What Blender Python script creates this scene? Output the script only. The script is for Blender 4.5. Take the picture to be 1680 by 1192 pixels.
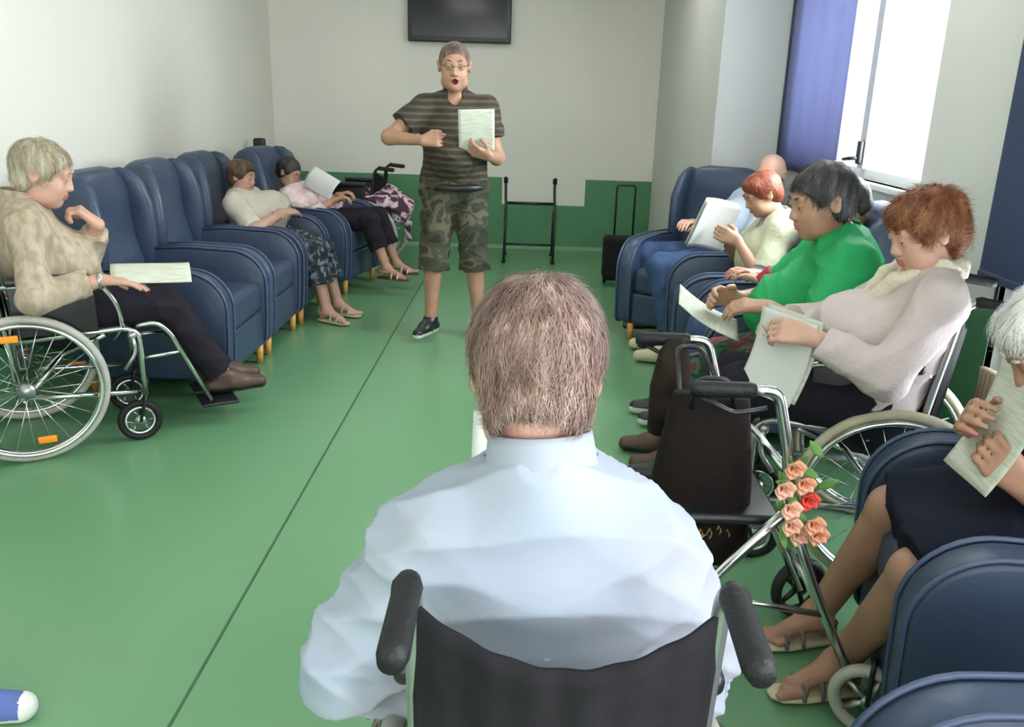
import bpy, math, random
import numpy as np
from mathutils import Vector, Matrix

S = bpy.context.scene
for o in list(bpy.data.objects):
    bpy.data.objects.remove(o, do_unlink=True)
COL = S.collection
random.seed(4); rng = np.random.default_rng(7)
QUAL = 1.0                       # voxel scale of the modelled figures

# ------------------------------------------------------------------ camera
cam_d = bpy.data.cameras.new('camera'); cam = bpy.data.objects.new('camera', cam_d); COL.objects.link(cam)
FPX = 1406.0
cam_d.sensor_fit = 'HORIZONTAL'; cam_d.sensor_width = 36.0; cam_d.lens = 36.0 * FPX / 1680.0
cam_d.clip_start = 0.05
CAMH = 1.45
_down = Vector((703 - 840, 5130 - 596, FPX)).normalized()
_yv = -(25 * _down[0] + FPX * _down[2]) / _down[1]
_fw = Vector((25, _yv, FPX)).normalized()
_rt = _down.cross(_fw)
# rows: world axes written in (right, down, forward) camera axes
_M = Matrix((_rt, _fw, -_down))
_B = _M @ Matrix(((1, 0, 0), (0, -1, 0), (0, 0, -1)))
cam.matrix_world = Matrix.Translation((0, 0, CAMH)) @ _B.to_4x4()
S.camera = cam

# ------------------------------------------------------------------ light
S.view_settings.view_transform = 'Standard'
S.view_settings.look = 'None'
S.view_settings.gamma = 1.0
S.view_settings.use_curve_mapping = False
S.view_settings.exposure = 0.95
W = bpy.data.worlds.new('sky'); S.world = W; W.use_nodes = True
bg = W.node_tree.nodes['Background']
bg.inputs[0].default_value = (0.90, 0.95, 1.0, 1); bg.inputs[1].default_value = 1.6

def area(name, loc, rot, sx, sy, power, col=(1, 1, 1)):
    d = bpy.data.lights.new(name, 'AREA'); d.shape = 'RECTANGLE'; d.size = sx; d.size_y = sy
    d.energy = power; d.color = col
    o = bpy.data.objects.new(name, d); COL.objects.link(o)
    o.location = loc; o.rotation_euler = rot
    return o
HP = math.pi / 2
# daylight just outside each window of the right wall (shining towards -X)
area('window_and_fill_light', (2.02, 4.25, 1.75), (0, HP, 0), 1.4, 0.9, 75, (0.93, 0.97, 1.0))
area('window_and_fill_light', (2.02, 5.35, 1.75), (0, HP, 0), 1.4, 1.0, 45, (0.93, 0.97, 1.0))
area('door_daylight', (2.02, 2.5, 0.55), (0, HP, 0), 0.9, 0.9, 22, (0.93, 0.97, 1.0))
area('window_and_fill_light', (2.02, -0.2, 1.5), (0, HP, 0), 1.9, 2.0, 75, (0.95, 0.98, 1.0))
area('window_and_fill_light', (2.02, -3.0, 1.5), (0, HP, 0), 1.9, 1.6, 50, (0.95, 0.98, 1.0))
# soft frontal fill added behind the camera, at the unseen rear opening
area('window_and_fill_light', (-0.4, -4.6, 1.6), (HP, 0, 0), 3.2, 1.9, 38, (0.97, 0.98, 1.0))

# ------------------------------------------------------------------ materials
def mat(name, col, rough=0.6, metal=0.0, var=0.0, vscale=8.0, bump=0.0, bscale=40.0, spec=0.5, sheen=0.0, sub=0.0, alpha=None):
    m = bpy.data.materials.new(name); m.use_nodes = True
    nt = m.node_tree; b = nt.nodes['Principled BSDF']
    b.inputs['Base Color'].default_value = (*col, 1); b.inputs['Roughness'].default_value = rough
    b.inputs['Metallic'].default_value = metal; b.inputs['Specular IOR Level'].default_value = spec
    if sheen: b.inputs['Sheen Weight'].default_value = sheen
    if sub:
        b.inputs['Subsurface Weight'].default_value = sub
        b.inputs['Subsurface Radius'].default_value = (1.0, 0.35, 0.2); b.inputs['Subsurface Scale'].default_value = 0.012
    tc = nt.nodes.new('ShaderNodeTexCoord')
    if var:
        n = nt.nodes.new('ShaderNodeTexNoise'); n.inputs['Scale'].default_value = vscale; n.inputs['Detail'].default_value = 4
        nt.links.new(tc.outputs['Object'], n.inputs['Vector'])
        r = nt.nodes.new('ShaderNodeValToRGB')
        r.color_ramp.elements[0].position = 0.3; r.color_ramp.elements[1].position = 0.7
        r.color_ramp.elements[0].color = (*[max(0, c * (1 - var)) for c in col], 1)
        r.color_ramp.elements[1].color = (*[min(1, c * (1 + var)) for c in col], 1)
        nt.links.new(n.outputs['Fac'], r.inputs['Fac']); nt.links.new(r.outputs['Color'], b.inputs['Base Color'])
    if bump:
        n2 = nt.nodes.new('ShaderNodeTexNoise'); n2.inputs['Scale'].default_value = bscale; n2.inputs['Detail'].default_value = 5
        nt.links.new(tc.outputs['Object'], n2.inputs['Vector'])
        bp = nt.nodes.new('ShaderNodeBump'); bp.inputs['Strength'].default_value = bump; bp.inputs['Distance'].default_value = 0.02
        nt.links.new(n2.outputs['Fac'], bp.inputs['Height']); nt.links.new(bp.outputs['Normal'], b.inputs['Normal'])
    return m

def mat_ramp(name, kind, scale, stops, rough=0.8, constant=True, distortion=0.0, stretch=(1, 1, 1), detail=3):
    m = bpy.data.materials.new(name); m.use_nodes = True
    nt = m.node_tree; b = nt.nodes['Principled BSDF']; b.inputs['Roughness'].default_value = rough
    tc = nt.nodes.new('ShaderNodeTexCoord'); mp = nt.nodes.new('ShaderNodeMapping'); mp.inputs['Scale'].default_value = stretch
    nt.links.new(tc.outputs['Object'], mp.inputs['Vector'])
    if kind == 'noise':
        t = nt.nodes.new('ShaderNodeTexNoise'); t.inputs['Scale'].default_value = scale; t.inputs['Detail'].default_value = detail
        t.inputs['Distortion'].default_value = distortion; out = t.outputs['Fac']
    elif kind == 'voronoi':
        t = nt.nodes.new('ShaderNodeTexVoronoi'); t.inputs['Scale'].default_value = scale; out = t.outputs['Distance']
    else:
        t = nt.nodes.new('ShaderNodeTexWave'); t.bands_direction = kind; t.inputs['Scale'].default_value = scale
        t.inputs['Distortion'].default_value = distortion; t.inputs['Detail'].default_value = 2; out = t.outputs['Fac']
    nt.links.new(mp.outputs['Vector'], t.inputs['Vector'])
    r = nt.nodes.new('ShaderNodeValToRGB'); cr = r.color_ramp
    cr.interpolation = 'CONSTANT' if constant else 'LINEAR'
    while len(cr.elements) < len(stops): cr.elements.new(0.5)
    for e, (p, c) in zip(cr.elements, stops): e.position = p; e.color = (*c, 1)
    nt.links.new(out, r.inputs['Fac']); nt.links.new(r.outputs['Color'], b.inputs['Base Color'])
    return m

M = {}
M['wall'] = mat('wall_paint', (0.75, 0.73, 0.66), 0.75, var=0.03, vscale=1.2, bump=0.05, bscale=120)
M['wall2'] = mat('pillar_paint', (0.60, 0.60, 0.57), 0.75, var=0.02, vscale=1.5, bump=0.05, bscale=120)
M['ceil'] = mat('ceiling_paint', (0.80, 0.80, 0.77), 0.9, var=0.01, vscale=2)
M['dado'] = mat('green_dado_paint', (0.080, 0.235, 0.110), 0.42, var=0.08, vscale=2.5)
M['base'] = mat('pale_green_skirting', (0.22, 0.42, 0.25), 0.5, var=0.05)
M['seam'] = mat('floor_weld_line', (0.035, 0.10, 0.045), 0.5, var=0.1)
M['white'] = mat('white_frame_paint', (0.72, 0.75, 0.76), 0.4, var=0.02)
M['greyframe'] = mat('grey_window_profile', (0.42, 0.42, 0.42), 0.4, var=0.03)
M['darkframe'] = mat('dark_door_gasket', (0.02, 0.05, 0.04), 0.5, var=0.1)
M['black'] = mat('black_plastic', (0.012, 0.012, 0.014), 0.35, var=0.2)
M['rubber'] = mat('black_rubber', (0.008, 0.008, 0.009), 0.55, spec=0.35, var=0.15, bump=0.2, bscale=150)
M['tyre'] = mat('grey_tyre_rubber', (0.42, 0.41, 0.36), 0.6, var=0.12, vscale=20, bump=0.1)
M['tyrecream'] = mat('cream_tyre_rubber', (0.46, 0.42, 0.30), 0.6, var=0.12, vscale=20, bump=0.1)
M['chrome'] = mat('chromed_tube', (0.66, 0.66, 0.66), 0.22, 1.0, var=0.05)
M['alu'] = mat('grey_aluminium_tube', (0.40, 0.40, 0.40), 0.35, 0.85, var=0.06)
M['nylonblk'] = mat('black_nylon_fabric', (0.012, 0.011, 0.014), 0.85, spec=0.2, var=0.2, vscale=12, bump=0.35, bscale=14)
M['amber'] = mat('amber_reflector', (0.95, 0.28, 0.01), 0.25, var=0.1)
M['screen'] = mat('tv_screen_glass', (0.004, 0.004, 0.006), 0.12, var=0.1)
M['blue'] = mat('blue_leatherette', (0.034, 0.053, 0.098), 0.40, var=0.10, vscale=5, bump=0.12, bscale=18)
M['bluepipe'] = mat('blue_piping_lit', (0.052, 0.075, 0.14), 0.35, var=0.06)  # lighter than the leatherette: the arms' lit edge is put into the colour
M['woodfoot'] = mat('honey_wood', (0.60, 0.30, 0.07), 0.4, var=0.15, vscale=30)
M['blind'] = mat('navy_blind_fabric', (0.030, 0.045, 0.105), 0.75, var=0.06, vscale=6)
M['paper'] = mat_ramp('printed_song_sheet', 'noise', 22, [(0.35, (0.44, 0.46, 0.37)), (0.55, (0.54, 0.55, 0.46)), (0.75, (0.58, 0.59, 0.50))], 0.8, False, .4, (.6, 6, 1))
M['paperw'] = mat('plain_white_paper', (0.60, 0.60, 0.58), 0.8, var=0.02)
M['eyew'] = mat('eyeball', (0.42, 0.39, 0.36), 0.25, var=0.02)
M['iris'] = mat('dark_iris', (0.03, 0.02, 0.015), 0.2, var=0.1)
M['mouth'] = mat('open_mouth_inside', (0.16, 0.03, 0.03), 0.5, var=0.1)
M['lip'] = mat('lips', (0.42, 0.15, 0.12), 0.5, var=0.05)

def skin(name, col): return mat(name, col, 0.52, var=0.10, vscale=14, bump=0.06, bscale=60, sub=0.06)
M['skinA'] = skin('skin_pink_fair', (0.56, 0.32, 0.24))
M['skinB'] = skin('skin_tanned', (0.42, 0.23, 0.15))
M['skinC'] = skin('skin_warm_legs', (0.36, 0.19, 0.125))

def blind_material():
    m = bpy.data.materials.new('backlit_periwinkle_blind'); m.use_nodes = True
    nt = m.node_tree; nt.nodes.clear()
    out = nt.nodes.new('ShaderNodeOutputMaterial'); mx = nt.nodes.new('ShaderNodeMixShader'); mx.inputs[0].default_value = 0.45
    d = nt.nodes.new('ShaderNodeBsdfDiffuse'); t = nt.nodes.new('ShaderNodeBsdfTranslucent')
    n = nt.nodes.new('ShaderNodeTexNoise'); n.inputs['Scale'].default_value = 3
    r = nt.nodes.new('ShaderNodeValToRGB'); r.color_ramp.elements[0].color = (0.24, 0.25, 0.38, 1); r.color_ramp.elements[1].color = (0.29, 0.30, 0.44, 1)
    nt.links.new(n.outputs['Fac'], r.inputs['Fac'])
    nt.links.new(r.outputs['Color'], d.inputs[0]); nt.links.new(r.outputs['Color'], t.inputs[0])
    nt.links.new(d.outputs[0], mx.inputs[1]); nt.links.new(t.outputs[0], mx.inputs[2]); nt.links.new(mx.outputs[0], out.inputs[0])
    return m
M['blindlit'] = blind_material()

def glass_material():
    m = bpy.data.materials.new('window_glass'); m.use_nodes = True
    nt = m.node_tree; nt.nodes.clear()
    out = nt.nodes.new('ShaderNodeOutputMaterial'); mx = nt.nodes.new('ShaderNodeMixShader'); mx.inputs[0].default_value = 0.07
    t = nt.nodes.new('ShaderNodeBsdfTransparent'); t.inputs[0].default_value = (0.95, 0.98, 0.98, 1)
    g = nt.nodes.new('ShaderNodeBsdfGlossy'); g.inputs['Roughness'].default_value = 0.05
    nt.links.new(t.outputs[0], mx.inputs[1]); nt.links.new(g.outputs[0], mx.inputs[2]); nt.links.new(mx.outputs[0], out.inputs[0])
    return m
M['glass'] = glass_material()

def floor_material():
    m = mat('green_vinyl_floor', (0.120, 0.270, 0.145), 0.27, spec=0.6)
    nt = m.node_tree; b = nt.nodes['Principled BSDF']
    # faint broad wear: the colour of the vinyl drifts slightly
    n = nt.nodes.new('ShaderNodeTexNoise'); n.inputs['Scale'].default_value = 1.1; n.inputs['Detail'].default_value = 6
    tc = nt.nodes.new('ShaderNodeTexCoord'); nt.links.new(tc.outputs['Object'], n.inputs['Vector'])
    mx = nt.nodes.new('ShaderNodeMix'); mx.data_type = 'RGBA'
    mx.inputs[6].default_value = (0.118, 0.265, 0.128, 1); mx.inputs[7].default_value = (0.148, 0.310, 0.165, 1)
    nt.links.new(n.outputs['Fac'], mx.inputs[0]); nt.links.new(mx.outputs[2], b.inputs['Base Color'])
    return m
M['floor'] = floor_material()

# ------------------------------------------------------------------ mesh helpers
def V(*a): return np.array(a, float)
def unit(v):
    v = np.asarray(v, float); n = np.linalg.norm(v); return v / n if n > 1e-9 else v

def link_mesh(name, verts, faces, mats, parent=None, midx=None, smooth=True, loc=None):
    me = bpy.data.meshes.new(name)
    verts = np.asarray(verts, float)
    if loc is not None: verts = verts - np.asarray(loc, float)
    me.from_pydata(verts.tolist(), [], faces if isinstance(faces, list) else faces.tolist())
    for m in (mats if isinstance(mats, (list, tuple)) else [mats]): me.materials.append(m)
    if midx is not None: me.polygons.foreach_set('material_index', np.asarray(midx, np.int32))
    me.polygons.foreach_set('use_smooth', [smooth] * len(me.polygons))
    me.update()
    o = bpy.data.objects.new(name, me); COL.objects.link(o)
    if parent is not None: o.parent = parent
    return o

def fillet(pts, r=0.05, n=5):
    pts = [V(*p) for p in pts]; out = [pts[0]]
    for i in range(1, len(pts) - 1):
        a, b, c = pts[i - 1], pts[i], pts[i + 1]
        ra = min(r, np.linalg.norm(a - b) * .45, np.linalg.norm(c - b) * .45)
        p0 = b + unit(a - b) * ra; p2 = b + unit(c - b) * ra
        for k in range(n + 1):
            t = k / n; out.append((1 - t) ** 2 * p0 + 2 * t * (1 - t) * b + t * t * p2)
    out.append(pts[-1]); return out

class MB:
    def __init__(s): s.v = []; s.f = []; s.m = []; s.cur = 0
    def add(s, vs, fs):
        o = len(s.v); s.v += [tuple(map(float, p)) for p in vs]
        s.f += [tuple(int(i) + o for i in f) for f in fs]; s.m += [s.cur] * len(fs); return s
    def box(s, lo, hi, bev=0.0):
        lo = V(*lo); hi = V(*hi)
        if bev <= 0:
            vs = [(x, y, z) for x in (lo[0], hi[0]) for y in (lo[1], hi[1]) for z in (lo[2], hi[2])]
            return s.add(vs, [(0, 1, 3, 2), (4, 6, 7, 5), (0, 4, 5, 1), (2, 3, 7, 6), (0, 2, 6, 4), (1, 5, 7, 3)])
        c = (lo + hi) / 2; h = (hi - lo) / 2
        # rounded box: a superellipse loft along z
        b = min(bev, *(h * .95)); rings = []
        for k in range(5):
            a = k / 4 * HP; rings.append((c[2] - h[2] + b * (1 - math.sin(a)), b * (1 - math.cos(a))))
        rings = [(z, i) for z, i in rings]
        low = sorted(rings); secs = []
        for z, ins in [(c[2] - h[2] + b * (1 - math.cos(k / 4 * HP)), b * (1 - math.sin(k / 4 * HP))) for k in range(5)]:
            secs.append((z, ins))
        secs += [(2 * c[2] - z, ins) for z, ins in reversed(secs)]
        n = 6; R = []
        for z, ins in secs:
            ring = []
            rr = max(b - ins, 1e-4)
            for q, (sx, sy) in enumerate(((1, 1), (-1, 1), (-1, -1), (1, -1))):
                for k in range(n):
                    a = q * HP + k / (n - 1) * HP
                    ring.append((c[0] + sx * (h[0] - b) + math.cos(a) * rr, c[1] + sy * (h[1] - b) + math.sin(a) * rr, z))
            R.append(ring)
        return s.rings(R)
    def rings(s, R, closed=False, cap=True):
        n = len(R[0]); vs = [p for r in R for p in r]; fs = []
        m = len(R)
        for i in range(m if closed else m - 1):
            for j in range(n):
                a = i * n + j; b = i * n + (j + 1) % n; c = ((i + 1) % m) * n + (j + 1) % n; d = ((i + 1) % m) * n + j
                fs.append((a, b, c, d))
        if cap and not closed:
            fs.append(tuple(range(n - 1, -1, -1))); fs.append(tuple((m - 1) * n + k for k in range(n)))
        return s.add(vs, fs)
    def tube(s, pts, r, n=10, closed=False, cap=True):
        pts = [V(*p) for p in pts]; m = len(pts); rs = r if isinstance(r, (list, tuple)) else [r] * m
        T = []
        for i in range(m):
            a = pts[(i - 1) % m] if (closed or i > 0) else pts[i]; b = pts[(i + 1) % m] if (closed or i < m - 1) else pts[i]
            T.append(unit(b - a))
        u = unit(np.cross(T[0], V(0, 0, 1) if abs(T[0][2]) < .9 else V(1, 0, 0))); R = []
        for i in range(m):
            u = unit(u - T[i] * np.dot(u, T[i])); w = np.cross(T[i], u)
            R.append([pts[i] + rs[i] * (math.cos(2 * math.pi * k / n) * u + math.sin(2 * math.pi * k / n) * w) for k in range(n)])
        return s.rings(R, closed, cap)
    def ftube(s, pts, r, fr=.05, n=10): return s.tube(fillet(pts, fr), r, n)
    def torus(s, c, axis, R, r, n=48, k=10, flat=1.0):
        axis = unit(axis); u = unit(np.cross(axis, V(0, 0, 1) if abs(axis[2]) < .9 else V(1, 0, 0))); w = np.cross(axis, u); c = V(*c)
        rg = []
        for i in range(n):
            a = 2 * math.pi * i / n; d = math.cos(a) * u + math.sin(a) * w
            rg.append([c + d * (R + r * math.cos(2 * math.pi * j / k)) + axis * r * flat * math.sin(2 * math.pi * j / k) for j in range(k)])
        return s.rings(rg, True)
    def cyl(s, a, b, r, n=16): return s.tube([a, b], r, n)
    def ball(s, c, r, n=12):
        c = V(*c); r = V(*r) if isinstance(r, (tuple, list)) else V(r, r, r); R = []
        for i in range(1, n):
            t = math.pi * i / n
            R.append([c + r * V(math.sin(t) * math.cos(2 * math.pi * j / (2 * n)), math.sin(t) * math.sin(2 * math.pi * j / (2 * n)), -math.cos(t)) for j in range(2 * n)])
        return s.rings(R)
    def loft(s, secs, e=2.6, n=28, endround=0.0):
        R = []
        for c, u, v in secs:
            c = V(*c); u = V(*u); v = V(*v); ring = []
            for k in range(n):
                a = 2 * math.pi * k / n; x = math.cos(a); y = math.sin(a)
                q = (abs(x) ** e + abs(y) ** e) ** (-1 / e)
                ring.append(c + u * x * q + v * y * q)
            R.append(ring)
        return s.rings(R)
    def prism(s, prof, y0, y1, bev=0.012):
        # closed profile (x,z) extruded in y with softened rims
        P = [V(*p) for p in prof]; c = sum(P) / len(P); R = []
        m = len(P)
        def inset(d):
            out = []
            for i in range(m):
                a, b, cc = P[i - 1], P[i], P[(i + 1) % m]
                t = unit(unit(b - a) + unit(cc - b)); nrm = V(-t[1], t[0])
                if np.dot(c - b, nrm) < 0: nrm = -nrm
                out.append(b + nrm * d)
            return out
        for y, d in ((y0, bev), (y0 + bev * .3, bev * .3), (y0 + bev, 0), (y1 - bev, 0), (y1 - bev * .3, bev * .3), (y1, bev)):
            R.append([(p[0], y, p[1]) for p in inset(d)])
        return s.rings(R)
    def grid(s, fn, nu, nv, th=0.0):
        top = [[V(*fn(i / nu, j / nv)) for j in range(nv + 1)] for i in range(nu + 1)]
        vs = [p for r in top for p in r]; w = nv + 1
        fs = [(i * w + j, (i + 1) * w + j, (i + 1) * w + j + 1, i * w + j + 1) for i in range(nu) for j in range(nv)]
        if th:
            N = len(vs); bot = []
            for i in range(nu + 1):
                for j in range(nv + 1):
                    a = top[min(i + 1, nu)][j] - top[max(i - 1, 0)][j]; b = top[i][min(j + 1, nv)] - top[i][max(j - 1, 0)]
                    bot.append(top[i][j] - unit(np.cross(a, b)) * th)
            fs2 = [tuple(reversed([k + N for k in f])) for f in fs]
            rim = [i * w for i in range(nu + 1)] + [nu * w + j for j in range(1, nv + 1)] + [i * w + nv for i in range(nu - 1, -1, -1)] + [j for j in range(nv - 1, 0, -1)]
            fs3 = [(rim[(k + 1) % len(rim)], rim[k], rim[k] + N, rim[(k + 1) % len(rim)] + N) for k in range(len(rim))]
            vs += bot; fs += fs2 + fs3
        return s.add(vs, fs)
    def build(s, name, mats, parent=None, smooth=True, loc=None):
        return link_mesh(name, s.v, s.f, mats, parent, s.m, smooth, loc)

def tag(o, label=None, cat=None, group=None, kind=None):
    if label: o['label'] = label
    if cat: o['category'] = cat
    if group: o['group'] = group
    if kind: o['kind'] = kind
    return o
def empty(name, loc, rz=0.0, label=None, cat=None, group=None):
    o = bpy.data.objects.new(name, None); COL.objects.link(o); o.location = loc; o.rotation_euler = (0, 0, rz)
    o.empty_display_size = .1
    return tag(o, label, cat, group)
def struct(name, mb, m, smooth=False, parent=None):
    o = mb.build(name, m, parent, smooth)
    if parent is None: o['kind'] = 'structure'
    return o
def copy_tree(o, parent=None):
    c = o.copy(); COL.objects.link(c)
    if parent is not None: c.parent = parent
    for ch in list(o.children): copy_tree(ch, c)
    return c

# ------------------------------------------------------------------ the room
XL, XR, YF, YB, ZC = -2.45, 1.72, 8.6, -4.4, 2.75
struct('floor', MB().box((XL - .2, YB - .2, -.1), (XR + .2, YF + .2, 0)), M['floor'])
struct('ceiling', MB().box((XL - .2, YB - .2, ZC), (XR + .25, YF + .2, ZC + .1)), M['ceil'])
struct('wall_far', MB().box((XL - .2, YF, 0), (XR + .25, YF + .15, ZC)), M['wall'])
struct('wall_left', MB().box((XL - .15, YB - .2, 0), (XL, YF, ZC)), M['wall'])
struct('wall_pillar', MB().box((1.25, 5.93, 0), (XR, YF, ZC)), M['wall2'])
W1 = (3.82, 5.80, 1.10, 2.55); D1 = (1.05, 3.05, 0.0, 2.5); W3 = (-1.2, .8, .55, 2.45); W4 = (-3.8, -2.2, .55, 2.45)
r = MB(); xo = XR + .25
for y0, y1 in ((YB - .2, W4[0]), (W4[1], W3[0]), (W3[1], D1[0]), (D1[1], W1[0]), (W1[1], 5.93)):
    r.box((XR, y0, 0), (xo, y1, ZC))
for w in (W1, W3, W4):
    r.box((XR, w[0], 0), (xo, w[1], w[2])); r.box((XR, w[0], w[3]), (xo, w[1], ZC))
r.box((XR, D1[0], D1[3]), (xo, D1[1], ZC))
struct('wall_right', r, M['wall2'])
b = MB(); b.box((XL, YB - .15, 0), (XR, YB, .6)); b.box((XL, YB - .15, 2.5), (XR, YB, ZC)); b.box((XL, YB - .15, .6), (-2.1, YB, 2.5)); b.box((1.3, YB - .15, .6), (XR, YB, 2.5))
struct('wall_back', b, M['wall'])
# green painted dado (thin raised wall panel), cut lower behind the walking frame
d = MB(); t = .006
d.box((XL, YF - t, 0), (-.22, YF, .70)); d.box((-.22, YF - t, 0), (.60, YF, .44)); d.box((.60, YF - t, 0), (1.25, YF, .70))
struct('trim_1', d, M['dado'])
struct('trim_2', MB().box((XL, 0.2, 0), (XL + t, YF - t, .70)), M['dado'])
struct('trim_3', MB().box((XR - t, 3.05, 0), (XR, 5.93, .76)).box((XR - t, .8, 0), (XR, 1.05, .76)), M['dado'])
struct('baseboard_far', MB().box((XL + t, YF - .02, 0), (1.25, YF - t, .035)), M['base'])
struct('baseboard_left', MB().box((XL + t, .2, 0), (XL + .02, YF - .02, .035)), M['base'])
struct('trim_4', MB().box((-.806, YB, 0), (-.798, YF - .02, .0012)), M['seam'])
# window 1 with frame, mullion, panes, handle
w = empty('window_1', (XR + .09, 4.81, 1.1)); w['kind'] = 'structure'
L = (XR + .09, 4.81, 1.1)
fr = MB(); x0, x1 = XR + .05, XR + .13
fr.box((x0, W1[0], W1[2]), (x1, W1[1], W1[2] + .05)); fr.box((x0, W1[0], W1[3] - .05), (x1, W1[1], W1[3]))
for y in (W1[0], W1[1] - .05): fr.box((x0, y, W1[2]), (x1, y + .05, W1[3]))
fr.build('window_frame', M['white'], w, False, L)
MB().box((x0 - .02, 4.58, W1[2] + .05), (x1, 4.66, W1[3] - .05)).build('mullion', M['greyframe'], w, False, L)
MB().box((XR + .085, W1[0] + .05, W1[2] + .05), (XR + .091, W1[1] - .05, W1[3] - .05)).build('pane', M['glass'], w, False, L)
h = MB().box((x0 - .045, 4.59, 1.17), (x0 - .02, 4.635, 1.29), .008); h.ftube([(x0 - .03, 4.61, 1.2), (x0 - .075, 4.61, 1.2), (x0 - .08, 4.70, 1.19)], .011, .02)
h.build('window_handle', M['black'], w, True, L)
MB().box((XR - .03, W1[0] - .02, W1[2] - .03), (XR + .05, W1[1], W1[2]), .006).build('window_sill', M['white'], w, False, L)
# glass door
dr = empty('door_1', (XR + .09, 2.53, 0)); dr['kind'] = 'structure'; L = (XR + .09, 2.53, 0)
fr = MB(); fr.box((x0, D1[0], 0), (x1, D1[0] + .06, D1[3])); fr.box((x0, D1[1] - .10, 0), (x1, D1[1], D1[3])); fr.box((x0, D1[0], D1[3] - .06), (x1, D1[1], D1[3])); fr.box((x0, D1[0], 0), (x1, D1[1], .30))
fr.build('door_frame', M['white'], dr, False, L)
MB().box((XR - .004, D1[1] - .0, 0), (XR + .02, D1[1] + .022, D1[3])).build('door_gasket', M['darkframe'], dr, False, L)
MB().box((XR + .085, D1[0] + .06, .30), (XR + .091, D1[1] - .10, D1[3] - .06)).build('pane', M['glass'], dr, False, L)
for i, w_ in enumerate((W3, W4)):
    fr = MB(); fr.box((x0, w_[0], w_[2]), (x1, w_[1], w_[2] + .05)); fr.box((x0, w_[0], w_[3] - .05), (x1, w_[1], w_[3]))
    for y in (w_[0], w_[1] - .05, (w_[0] + w_[1]) / 2): fr.box((x0, y, w_[2]), (x1, y + .05, w_[3]))
    struct('window_%d' % (i + 2), fr, M['white'])
# blinds
bl = empty('roller_blind', (XR - .03, 5.3, 1.05), 0, 'periwinkle blue blind backlit by daylight over the far half of the window', 'blind')
L = (XR - .03, 5.3, 1.05)
def wavy(u, v): return (XR - .035 + .008 * math.sin(u * 30), 4.79 + u * 1.08, 1.06 + v * 1.48)
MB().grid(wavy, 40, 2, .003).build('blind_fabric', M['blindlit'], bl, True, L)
MB().cyl((XR - .035, 4.72, 2.57), (XR - .035, 5.90, 2.57), .03).build('roller_tube', M['white'], bl, True, L)
MB().box((XR - .05, 5.868, 1.0), (XR - .015, 5.90, 2.55)).build('gap_shadow_strip', M['blind'], bl, False, L)  # navy strip standing in for the shadow in the gap beside the blind
bl = empty('roller_blind', (XR - .05, 2.6, .88), 0, 'navy roller blind hanging half way down over the glass door at right edge', 'blind')
L = (XR - .05, 2.6, .88)
MB().box((XR - .055, 1.95, .90), (XR - .05, 3.11, 2.55)).build('blind_fabric', M['blind'], bl, False, L)
MB().box((XR - .062, 1.95, .875), (XR - .043, 3.11, .905), .006).build('bottom_rail', M['blind'], bl, True, L)
MB().cyl((XR - .052, 1.93, 2.58), (XR - .052, 3.13, 2.58), .035).build('roller_tube', M['white'], bl, True, L)
# unseen glowing ceiling panels, added as fill light for the room
M['fillglow'] = bpy.data.materials.new('fill_diffuser'); M['fillglow'].use_nodes = True
e = M['fillglow'].node_tree.nodes['Principled BSDF']; e.inputs['Emission Color'].default_value = (1, .98, .94, 1); e.inputs['Emission Strength'].default_value = 5.2
for x, y in ((-.9, -1.6), (.8, -1.6), (-.9, 3.6), (.8, 3.6), (-.9, 6.6), (.6, 6.6)):
    c = empty('ceiling_fill_light', (x, y, ZC), 0, 'square white fill light panel added unseen above the room', 'ceiling light', 'added fill light panels')
    MB().box((-.3, -.3, -.03), (.3, .3, 0)).build('light_housing', M['white'], c, False)
    MB().box((-.27, -.27, -.034), (.27, .27, -.0301)).build('diffuser', M['fillglow'], c, False)

# television
tv = empty('television', (-.65, YF, 2.24), 0, 'black flat television mounted high on the far wall', 'television'); L = (-.65, YF, 2.24)
MB().box((-1.13, 8.50, 1.925), (-.17, 8.555, 2.52), .012).build('bezel', M['black'], tv, True, L)
MB().box((-1.09, 8.4985, 1.975), (-.21, 8.5005, 2.485)).build('screen', M['screen'], tv, False, L)
MB().box((-.85, 8.553, 2.05), (-.45, 8.598, 2.4)).build('wall_bracket', M['rubber'], tv, False, L)

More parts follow.
